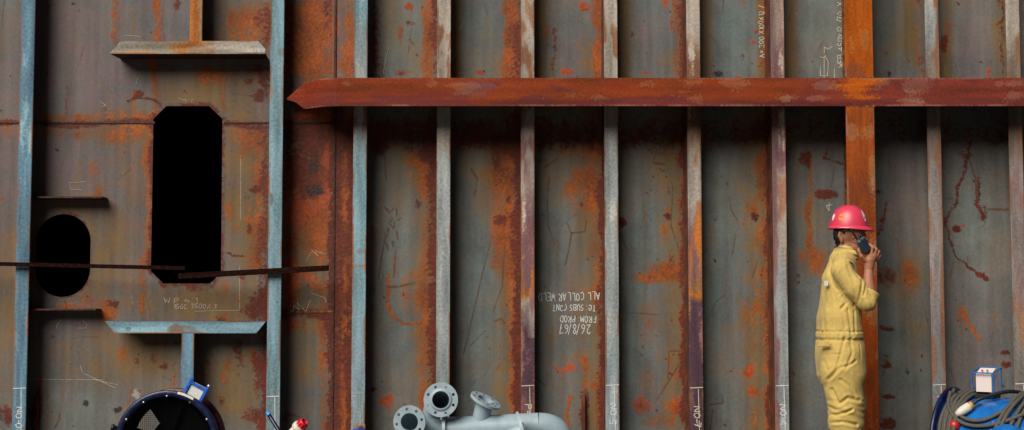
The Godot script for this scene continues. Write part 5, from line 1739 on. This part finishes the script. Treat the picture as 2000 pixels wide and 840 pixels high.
	net(body, [[wrist, wrist.lerp(palm, .5), .027, .028], [wrist.lerp(palm, .4), palm, .025, .026], [palm + Vector3(-.008, 0, .01), palm + Vector3(.022, .01, -.012), .024, .022], [palm, P.call(Vector3(2.2791, 1.3932, 1.22)), .025, .021]], .005, 170.0)
	var fingers := [
		[Vector3(2.2588, 1.3862, 1.235), Vector3(2.268, 1.4343, 1.24), Vector3(2.2576, 1.4545, 1.22), Vector3(2.2385, 1.4588, 1.195)],
		[Vector3(2.2808, 1.3833, 1.225), Vector3(2.2931, 1.425, 1.23), Vector3(2.2809, 1.4454, 1.205), Vector3(2.2585, 1.4464, 1.18)],
		[Vector3(2.2962, 1.3708, 1.215), Vector3(2.3116, 1.4093, 1.22), Vector3(2.2994, 1.4264, 1.195), Vector3(2.2757, 1.4272, 1.175)],
		[Vector3(2.3019, 1.3549, 1.205), Vector3(2.3218, 1.384, 1.205), Vector3(2.3115, 1.4041, 1.185), Vector3(2.2897, 1.4079, 1.17)],
		[Vector3(2.2252, 1.3472, 1.25), Vector3(2.191, 1.3789, 1.26), Vector3(2.1768, 1.4112, 1.255), Vector3(2.1752, 1.4275, 1.25)]]
	for i in 5:
		var q: Array = fingers[i]
		var r := .0098 if i == 4 else (.0088 if i < 3 else .0078)
		net(body, [[P.call(q[0]), P.call(q[1]), r * 1.12, r], [P.call(q[1]), P.call(q[2]), r, r * .95], [P.call(q[2]), P.call(q[3]), r * .95, r * .82]], .0035, 420.0)
	var bm := build(body, "body", skin, who)
	# eyes and brows
	for s in [-1.0, 1.0]:
		var ey := mb(true)
		ellipsoid(ey, H.call(.0755, .016, s * .033), Vector3(.0105, .0065, .011))
		build(ey, "eye", plain(lin(.5, .47, .44), .25), bm)
		var ir := mb(true)
		ellipsoid(ir, H.call(.0835, .016, s * .035), Vector3(.0045, .0055, .0055))
		build(ir, "iris", plain(lin(.015, .008, .005), .2), bm)
		var eb := mb(true)
		tube(eb, smooth_path([H.call(.052, .032, s * .05), H.call(.07, .042, s * .038), H.call(.083, .037, s * .014)], .006), .0045, 6)
		build(eb, "eyebrow", hair, bm)

	# ---- hair under the hat: back of the head, sideburn and nape
	var hr := mb(true)
	fold.seed = 5
	fold.frequency = 1.0
	fold.fractal_octaves = 2
	fold2.seed = 9
	fold2.frequency = 1.0
	fold2.fractal_type = FastNoiseLite.FRACTAL_NONE
	net(hr, [[H.call(-.045, .03, .03), H.call(-.045, .03, -.03), .052, .052], [H.call(-.058, .0, .034), H.call(-.058, .0, -.034), .036, .036], [H.call(-.060, -.035, .028), H.call(-.060, -.035, -.028), .028, .028], [H.call(-.060, -.062, .022), H.call(-.060, -.062, -.022), .021, .021], [H.call(-.05, .042, .062), H.call(.0, .046, .062), .020, .016], [H.call(-.05, .042, -.062), H.call(.0, .046, -.062), .020, .016], [H.call(-.022, .03, .070), H.call(-.022, .008, .071), .011, .006], [H.call(-.022, .03, -.070), H.call(-.022, .008, -.071), .011, .006], [H.call(-.072, -.005, .05), H.call(-.07, .02, .052), .022, .022], [H.call(-.072, -.005, -.05), H.call(-.07, .02, -.052), .022, .022], [H.call(.0, .05, .05), H.call(.055, .056, .02), .02, .014]], .005, 170.0, func(p, _n): return .005 * fold.get_noise_3d(p.x * 120.0, p.y * 30.0, p.z * 120.0))
	build(hr, "hair", hair, who)

	# ---- coverall
	var cv := mb(true)
	var waist_y := 0.8827
	var bones := []
	for s in [-1.0, 1.0]:
		var dz := Vector3(0, 0, s * .068)
		bones.append_array([
			[P.call(Vector3(2.1146, 1.3385, 1.1)) + dz * .9, P.call(Vector3(2.0959, 1.1917, 1.1)) + dz, .066, .098],
			[P.call(Vector3(2.0959, 1.1917, 1.1)) + dz, P.call(Vector3(2.083, 0.9963, 1.1)) + dz, .098, .116],
			[P.call(Vector3(2.083, 0.9963, 1.1)) + dz, P.call(Vector3(2.0846, 0.8924, 1.1)) + dz, .118, .120],
			[P.call(Vector3(2.0846, 0.8924, 1.1)) + dz, P.call(Vector3(2.0859, 0.7692, 1.1)) + dz, .122, .137],
			[P.call(Vector3(2.0859, 0.7692, 1.1)) + dz, P.call(Vector3(2.0906, 0.6559, 1.1)) + dz * 1.1, .137, .138]])
	bones.append_array([
		[P.call(Vector3(2.0922, 1.3679, 1.1)), P.call(Vector3(2.0706, 1.2406, 1.1)), .060, .085], [P.call(Vector3(2.0706, 1.2406, 1.1)), P.call(Vector3(2.0798, 0.9963, 1.1)), .085, .118], [P.call(Vector3(2.0798, 0.9963, 1.1)), P.call(Vector3(2.0846, 0.8924, 1.1)), .118, .120], [P.call(Vector3(2.0846, 0.8924, 1.1)), P.call(Vector3(2.0854, 0.7368, 1.1)), .122, .138],
		[P.call(Vector3(2.1251, 1.381, 1.1)), P.call(Vector3(2.0737, 1.3119, 1.25)), .060, .060], [P.call(Vector3(2.1251, 1.381, 1.1)), P.call(Vector3(2.1482, 1.3195, 0.95)), .060, .060],
		[P.call(Vector3(2.1252, 1.3876, 1.1)), P.call(Vector3(2.1355, 1.417, 1.1)), .066, .062],
		# near arm
		[shoulder, shoulder.lerp(elbow, .5) + Vector3(-.002, -.006, .012), .062, .066], [shoulder.lerp(elbow, .5) + Vector3(-.002, -.006, .012), elbow + Vector3(-.010, .008, .008), .064, .056], [elbow + Vector3(-.010, .008, .008), elbow + Vector3(.006, .04, -.004), .054, .050],
		# far arm
		[P.call(Vector3(2.1429, 1.3, 0.93)), P.call(Vector3(2.1625, 1.0205, 0.9)), .070, .062], [P.call(Vector3(2.1625, 1.0205, 0.9)), P.call(Vector3(2.2005, 0.8782, 0.925)), .06, .05],
		# legs
		[P.call(Vector3(2.073, 0.6604, 1.185)), P.call(Vector3(2.0942, 0.4594, 1.19)), .130, .108], [P.call(Vector3(2.0942, 0.4594, 1.19)), P.call(Vector3(2.0926, 0.3574, 1.19)), .108, .104], [P.call(Vector3(2.0926, 0.3574, 1.19)), Vector3(-.005, .16, .085), .102, .092], [Vector3(-.005, .16, .085), Vector3(.0, .07, .085), .092, .085],
		[P.call(Vector3(2.1202, 0.6517, 1.02)), P.call(Vector3(2.1653, 0.4457, 1.01)), .126, .100], [P.call(Vector3(2.1653, 0.4457, 1.01)), Vector3(.03, .16, -.09), .10, .088], [Vector3(.03, .16, -.09), Vector3(.035, .07, -.09), .088, .082]])
	var knee_y := 0.4138
	var eb := elbow
	# seams and creases pressed into the cloth on the side that shows: [points, depth, width]
	var creases := [
		[[Vector2(2.081, 1.376), Vector2(2.034, 1.337), Vector2(2.014, 1.273), Vector2(2.021, 1.196), Vector2(2.052, 1.152)], .010, .008],
		[[Vector2(2.173, 1.234), Vector2(2.157, 1.157), Vector2(2.139, 1.072)], .012, .010], [[Vector2(2.195, 1.202), Vector2(2.172, 1.132)], .010, .008],
		[[Vector2(2.086, 1.316), Vector2(2.113, 1.214), Vector2(2.131, 1.107)], .006, .012], [[Vector2(2.119, 1.336), Vector2(2.151, 1.246)], .007, .010],
		[[Vector2(2.045, 1.145), Vector2(2.085, 1.088), Vector2(2.059, 1.056)], .013, .010], [[Vector2(2.054, 1.062), Vector2(2.074, 0.934)], .010, .008], [[Vector2(2.095, 1.049), Vector2(2.109, 0.902)], .011, .008],
		[[Vector2(2.136, 1.036), Vector2(2.137, 0.902)], .010, .008], [[Vector2(2.021, 1.049), Vector2(2.012, 0.928)], .006, .006],
		[[Vector2(1.909, 0.809), Vector2(1.954, 0.813), Vector2(1.997, 0.827)], .008, .006], [[Vector2(2.069, 0.871), Vector2(2.042, 0.776), Vector2(2.016, 0.688), Vector2(1.971, 0.613)], .012, .010],
		[[Vector2(1.945, 0.763), Vector2(2.038, 0.77)], .006, .006], [[Vector2(2.023, 0.676), Vector2(1.974, 0.616), Vector2(1.959, 0.517)], .020, .011], [[Vector2(2.026, 0.688), Vector2(2.083, 0.698), Vector2(2.133, 0.729)], .010, .010],
		[[Vector2(2.034, 0.613), Vector2(2.094, 0.569), Vector2(2.127, 0.505)], .010, .010], [[Vector2(1.992, 0.55), Vector2(2.029, 0.461), Vector2(2.08, 0.502), Vector2(2.155, 0.485)], .017, .011],
		[[Vector2(1.956, 0.384), Vector2(2.03, 0.398), Vector2(2.103, 0.428)], .020, .010], [[Vector2(1.968, 0.337), Vector2(2.045, 0.354), Vector2(2.139, 0.334)], .020, .010], [[Vector2(1.957, 0.46), Vector2(2.005, 0.423)], .014, .009],
		[[Vector2(2.165, 0.826), Vector2(2.173, 0.737)], .008, .006], [[Vector2(2.106, 0.865), Vector2(2.111, 0.776), Vector2(2.069, 0.681)], .008, .010], [[Vector2(1.953, 0.731), Vector2(1.967, 0.668)], .008, .008]]
	var ox := o.x
	var push := func(p: Vector3, n: Vector3) -> float:
		var v := 0.0
		# waistband gathered by elastic
		var dw := p.y - waist_y
		if abs(dw) < .019: v += .004 + .0028 * sin(p.z * 190.0 + p.x * 170.0)
		elif abs(dw) < .03: v -= .006
		elif dw > 0.0 and dw < .16: v += .0035 * sin(p.z * 75.0 + p.x * 60.0 + 3.0 * fold.get_noise_2d(p.z * 6.0, p.x * 6.0)) * (1.0 - dw / .16)
		elif dw < 0.0 and dw > -.10: v += .005 * sin(p.z * 85.0 + p.x * 60.0) * (1.0 + dw / .10)
		# long slanting pull folds down the back and side
		if dw > 0.03:
			var a := fold2.get_noise_3d((p.x * .75 + p.y * .25) * 17.0 + p.z * 9.0, (p.y * .9 - p.x * .3) * 3.0, p.z * 5.0)
			v += .006 * (sqrt(a * a + .004) - .16)
		# slanting creases on the hips, bunched cloth from the thighs down
		else:
			var w: float = clampf((waist_y - .08 - p.y) / .30, 0.0, 1.0)
			var b := fold2.get_noise_3d((p.y + p.x * lerpf(.9, .35, w)) * lerpf(11.0, 17.0, w), p.x * 2.6 + 9.0, p.z * 3.0)
			var b2 := fold2.get_noise_3d((p.y - p.x * .7) * 10.0 + 31.0, p.x * 2.5, p.z * 3.2)
			v += lerpf(.003, .010, w) * (sqrt(b * b + .004) - .15) + .003 * b2
		if n.z > 0.0:
			var q := Vector2(p.x + ox, p.y)
			for cr in creases:
				var best := 1.0
				for i in cr[0].size() - 1:
					best = minf(best, q.distance_to(Geometry2D.get_closest_point_to_segment(q, cr[0][i], cr[0][i + 1])))
				var w2: float = cr[2] * .75
				if best < w2 * 4.0: v += n.z * .85 * cr[1] * (.22 * exp(-pow((best - 2.1 * w2) / w2, 2.0)) - exp(-pow(best / w2, 2.0)))
		# creases round the bent elbow and the armpit
		var de := p.distance_to(eb)
		if de < .16:
			var c := fold.get_noise_3d(p.x * 16.0, p.y * 10.0 + 4.0, p.z * 12.0)
			v += .010 * (0.3 - abs(c)) * (1.0 - de / .16)
		var da := p.distance_to(shoulder + Vector3(.0, -.11, -.02))
		if da < .13:
			var c2 := fold.get_noise_3d(p.x * 14.0 - p.y * 8.0, p.y * 8.0, p.z * 14.0 + 7.0)
			v += .008 * (0.3 - abs(c2)) * (1.0 - da / .13)
		return v
	net(cv, bones, .0078, 130.0, push)
	var cm := build(cv, "coverall", cloth, who)
	# collar, rolled cuff, epaulette, pocket flap, pocket lining, back patch
	var co := mb(true)
	var cc: Vector3 = P.call(Vector3(2.1321, 1.4105, 1.1))
	for i in 40:
		var p := []
		for e in [[i, 0], [i + 1, 0], [i + 1, 1], [i, 1], [i + 1, 2], [i, 2]]:
			var a: float = TAU * e[0] / 40.0
			var rx: float = [.082, .068, .076][e[1]]
			var rise: float = [-.03, .022, -.006][e[1]] - .018 * cos(a)
			p.append(cc + Vector3(cos(a) * rx, rise, sin(a) * rx * 1.05))
		quad(co, p[0], p[1], p[2], p[3])
		quad(co, p[3], p[2], p[4], p[5])
	build(co, "collar", cloth, cm)
	var cf := mb(true)
	var cd := (wrist - elbow).normalized()
	lathe(cf, elbow + cd * .062 + Vector3(.004, 0, 0), (cd + Vector3(.38, 0, .05)).normalized(), [Vector2(.048, -.05), Vector2(.060, -.044), Vector2(.064, -.026), Vector2(.0655, .0), Vector2(.067, .008), Vector2(.063, .012), Vector2(.056, .010), Vector2(.05, -.02)], 30)
	build(cf, "rolled_cuff", cloth, cm)
	var ep := mb()
	bbox(ep, P.call(Vector3(2.0984, 1.367, 1.232)), Vector3(.05, .009, .13), .003, Basis(Vector3(1, 0, 0), .42) * Basis(Vector3(0, 1, 0), .35) * Basis(Vector3(0, 0, 1), -.5))
	build(ep, "epaulette", cloth, cm)
	var pf := mb()
	bbox(pf, P.call(Vector3(1.9435, 0.8329, 1.268)), Vector3(.085, .035, .007), .003, Basis(Vector3(0, 1, 0), -.85) * Basis(Vector3(0, 0, 1), .07))
	build(pf, "pocket_flap", cloth, cm)
	var lin_ := mb(true)
	tube(lin_, smooth_path([P.call(Vector3(2.16, 0.8043, 1.268)), P.call(Vector3(2.1546, 0.776, 1.275)), P.call(Vector3(2.1283, 0.7417, 1.288))], .01), .0055, 8)
	build(lin_, "pocket_lining", plain(lin(.55, .56, .62), .8), cm)
	var pt := mb()
	bbox(pt, P.call(Vector3(1.9784, 1.2098, 1.212)), Vector3(.006, .032, .034), .002, Basis(Vector3(0, 1, 0), .45))
	build(pt, "back_patch", plain(lin(.65, .65, .66), .8), cm)
	# boots
	for e in [Vector3(.02, 0, .085), Vector3(.055, 0, -.09)]:
		var bt := mb(true)
		net(bt, [[e + Vector3(-.03, .05, 0), e + Vector3(.09, .04, 0), .05, .042], [e + Vector3(.09, .04, 0), e + Vector3(.15, .035, 0), .042, .034], [e + Vector3(-.03, .05, 0), e + Vector3(-.025, .12, 0), .05, .05]], .01, 90.0)
		build(bt, "boot", plain(lin(.03, .022, .016), .5), who)

	# ---- hard hat
	var hc := Vector3(2.1543, 1.5644, 1.1)
	var hat := thing("hard_hat", hc, "glossy red hard hat with round stickers, worn by the worker", "hard hat")
	hat.rotation_degrees = Vector3(0, -18, -2)
	var red := plain(lin(.66, .045, .10), .34)
	red.clearcoat_enabled = true
	red.clearcoat = .4
	var surf := func(ph: float, t: float, off: float) -> Vector3:
		# t = 0 at the rim, 1 at the crown
		var th := t * PI * .5
		var rad := pow(cos(th), .82)
		var v := Vector3(cos(ph) * (.121 + off) * rad, sin(th) * (.146 + off), sin(ph) * (.103 + off) * rad)
		# three shallow ridges over the crown
		var rd := 0.004 * exp(-pow(v.z / .012, 2.0)) + .0025 * exp(-pow((abs(v.z) - .045) / .009, 2.0))
		return v + Vector3(0, rd * smoothstep(.1, .5, t), 0)
	var hs := mb(true)
	var na := 64
	var nt := 18
	for i in na:
		for j in nt:
			var a0 := TAU * i / na
			var a1 := TAU * (i + 1) / na
			quad(hs, surf.call(a0, float(j) / nt, 0.0), surf.call(a0, float(j + 1) / nt, 0.0), surf.call(a1, float(j + 1) / nt, 0.0), surf.call(a1, float(j) / nt, 0.0))
	build(hs, "shell", red, hat)
	var bm2 := mb(true)
	for i in na:
		var p := []
		for e in [i, i + 1]:
			var a: float = TAU * e / na
			var out: float = .014 + .026 * pow(max(0.0, cos(a)), 3.0)
			var d := Vector3(cos(a), 0, sin(a))
			var base := Vector3(cos(a) * .120, .002, sin(a) * .102)
			p.append([base + Vector3(0, .012, 0), base + d * out * .5 + Vector3(0, .004, 0), base + d * out + Vector3(0, -.006 - .008 * max(0.0, cos(a)), 0), base + d * (out - .001) + Vector3(0, -.010 - .008 * max(0.0, cos(a)), 0), base + d * out * .4 + Vector3(0, -.004, 0), base - d * .004 + Vector3(0, -.003, 0)])
		for k in 5: quad(bm2, p[0][k], p[1][k], p[1][k + 1], p[0][k + 1])
	build(bm2, "brim", red, hat)
	# stickers follow the shell, a hair above it
	var sticker := func(ph: float, t: float, ra: float, rt: float, m, called: String):
		var s := mb(true)
		for i in 24:
			var b0 := TAU * i / 24.0
			var b1 := TAU * (i + 1) / 24.0
			tri(s, surf.call(ph, t, .0012), surf.call(ph - cos(b0) * ra, t + sin(b0) * rt, .0012), surf.call(ph - cos(b1) * ra, t + sin(b1) * rt, .0012))
		return build(s, called, m, hat)
	sticker.call(PI * .5 + .38, .30, .17, .105, plain(lin(.75, .22, .02), .5), "round_sticker")
	var ink := mb()
	for g in [["M", -.09], ["S", .045]]:
		for s in FONT[g[0]]:
			for i in range(0, s.size() - 2, 2):
				var pa := Vector2(s[i], s[i + 1])
				var pb := Vector2(s[i + 2], s[i + 3])
				var v := []
				var nd := (pb - pa).normalized().orthogonal() * .09
				for q in [pa + nd, pb + nd, pb - nd, pa - nd]:
					v.append(surf.call(PI * .5 + .38 - g[1] - (q.x - .25) * .085, .265 + q.y * .075, .002))
				quad(ink, v[0], v[1], v[2], v[3])
	build(ink, "sticker_lettering", plain(lin(.3, .02, .02), .6), hat)
	sticker.call(PI * .5 - 1.12, .38, .13, .19, plain(lin(.72, .72, .76), .5), "white_sticker")
	sticker.call(PI * .5 - 1.13, .30, .06, .05, plain(lin(.03, .08, .5), .5), "blue_mark")
	sticker.call(PI * .5 + 1.0, .30, .12, .10, plain(lin(.72, .72, .76), .5), "white_sticker")
	sticker.call(PI * .5 + 1.12, .24, .07, .06, plain(lin(.02, .05, .42), .5), "blue_mark")
	# headband nape strap
	var sp := mb(true)
	var strap := []
	for i in 15:
		var a := PI * .5 + PI * i / 14.0
		strap.append(Vector3(cos(a) * .092, -.012 - .022 * sin(PI * i / 14.0), sin(a) * .078))
	tube(sp, strap, .007, 8)
	build(sp, "nape_strap", plain(lin(.25, .25, .27), .6), hat)

	# ---- hand radio
	var r0 := Vector3(2.2201, 1.4482, 1.215)
	var rad := thing("hand_radio", r0, "small black two way radio held to the worker's mouth", "radio")
	var ru := Vector3(-.50, .85, .05).normalized()
	var rz := Vector3(.35, .15, .92).normalized()
	rz = (rz - ru * rz.dot(ru)).normalized()
	var rb := Basis(ru.cross(rz), ru, rz)
	var dark := mottled([[0.3, lin(.012, .018, .03)], [0.8, lin(.03, .045, .07)]], .4, 8.0, .03, 53, 0.0, .4)
	var s1 := mb()
	bbox(s1, Vector3.ZERO, Vector3(.074, .112, .046), .018, rb)
	build(s1, "case", dark, rad)
	var s2 := mb(true)
	var ant := rb * Vector3(-.019, .057, -.002)
	var up2 := (ru + rb.x * -.05).normalized()
	lathe(s2, ant, up2, [Vector2(.0075, 0), Vector2(.0072, .02), Vector2(.0058, .05), Vector2(.0052, .082), Vector2(.003, .086), Vector2(0, .086)], 12)
	build(s2, "antenna", M.black, rad)
	for e in [.003, .02]:
		var s3 := mb(true)
		lathe(s3, rb * Vector3(e, .057, .002), ru, [Vector2(.007, 0), Vector2(.007, .012), Vector2(.005, .014), Vector2(0, .014)], 12)
		build(s3, "knob", M.black, rad)
	var s4 := mb()
	for i in 5: bbox(s4, rb * Vector3(0, .012 + i * .007, .0185), Vector3(.036, .003, .002), .0005, rb)
	build(s4, "speaker_grille", M.hole, rad)
	var s5 := mb()
	bbox(s5, rb * Vector3(.004, .048, .018), Vector3(.03, .008, .003), .001, rb)
	build(s5, "name_strip", plain(lin(.12, .2, .3), .4), rad)

# ---------------------------------------------------------------- the place
func build_ground():
	var st := mb()
	quad(st, Vector3(-150, 0, 150), Vector3(150, 0, 150), Vector3(150, 0, -150), Vector3(-150, 0, -150))
	var g := build(st, "ground", M.ground, self)
	tag(g, "bare grey concrete yard ground", "ground", "", "structure")

func _ready():
	rng.seed = 77
	set_stage()
	make_materials()
	build_ground()
	build_hull()
	build_bars()
	build_pipes()
	build_blower()
	build_small()
	build_compressor()
	build_person()
	print("built ", Time.get_ticks_msec())
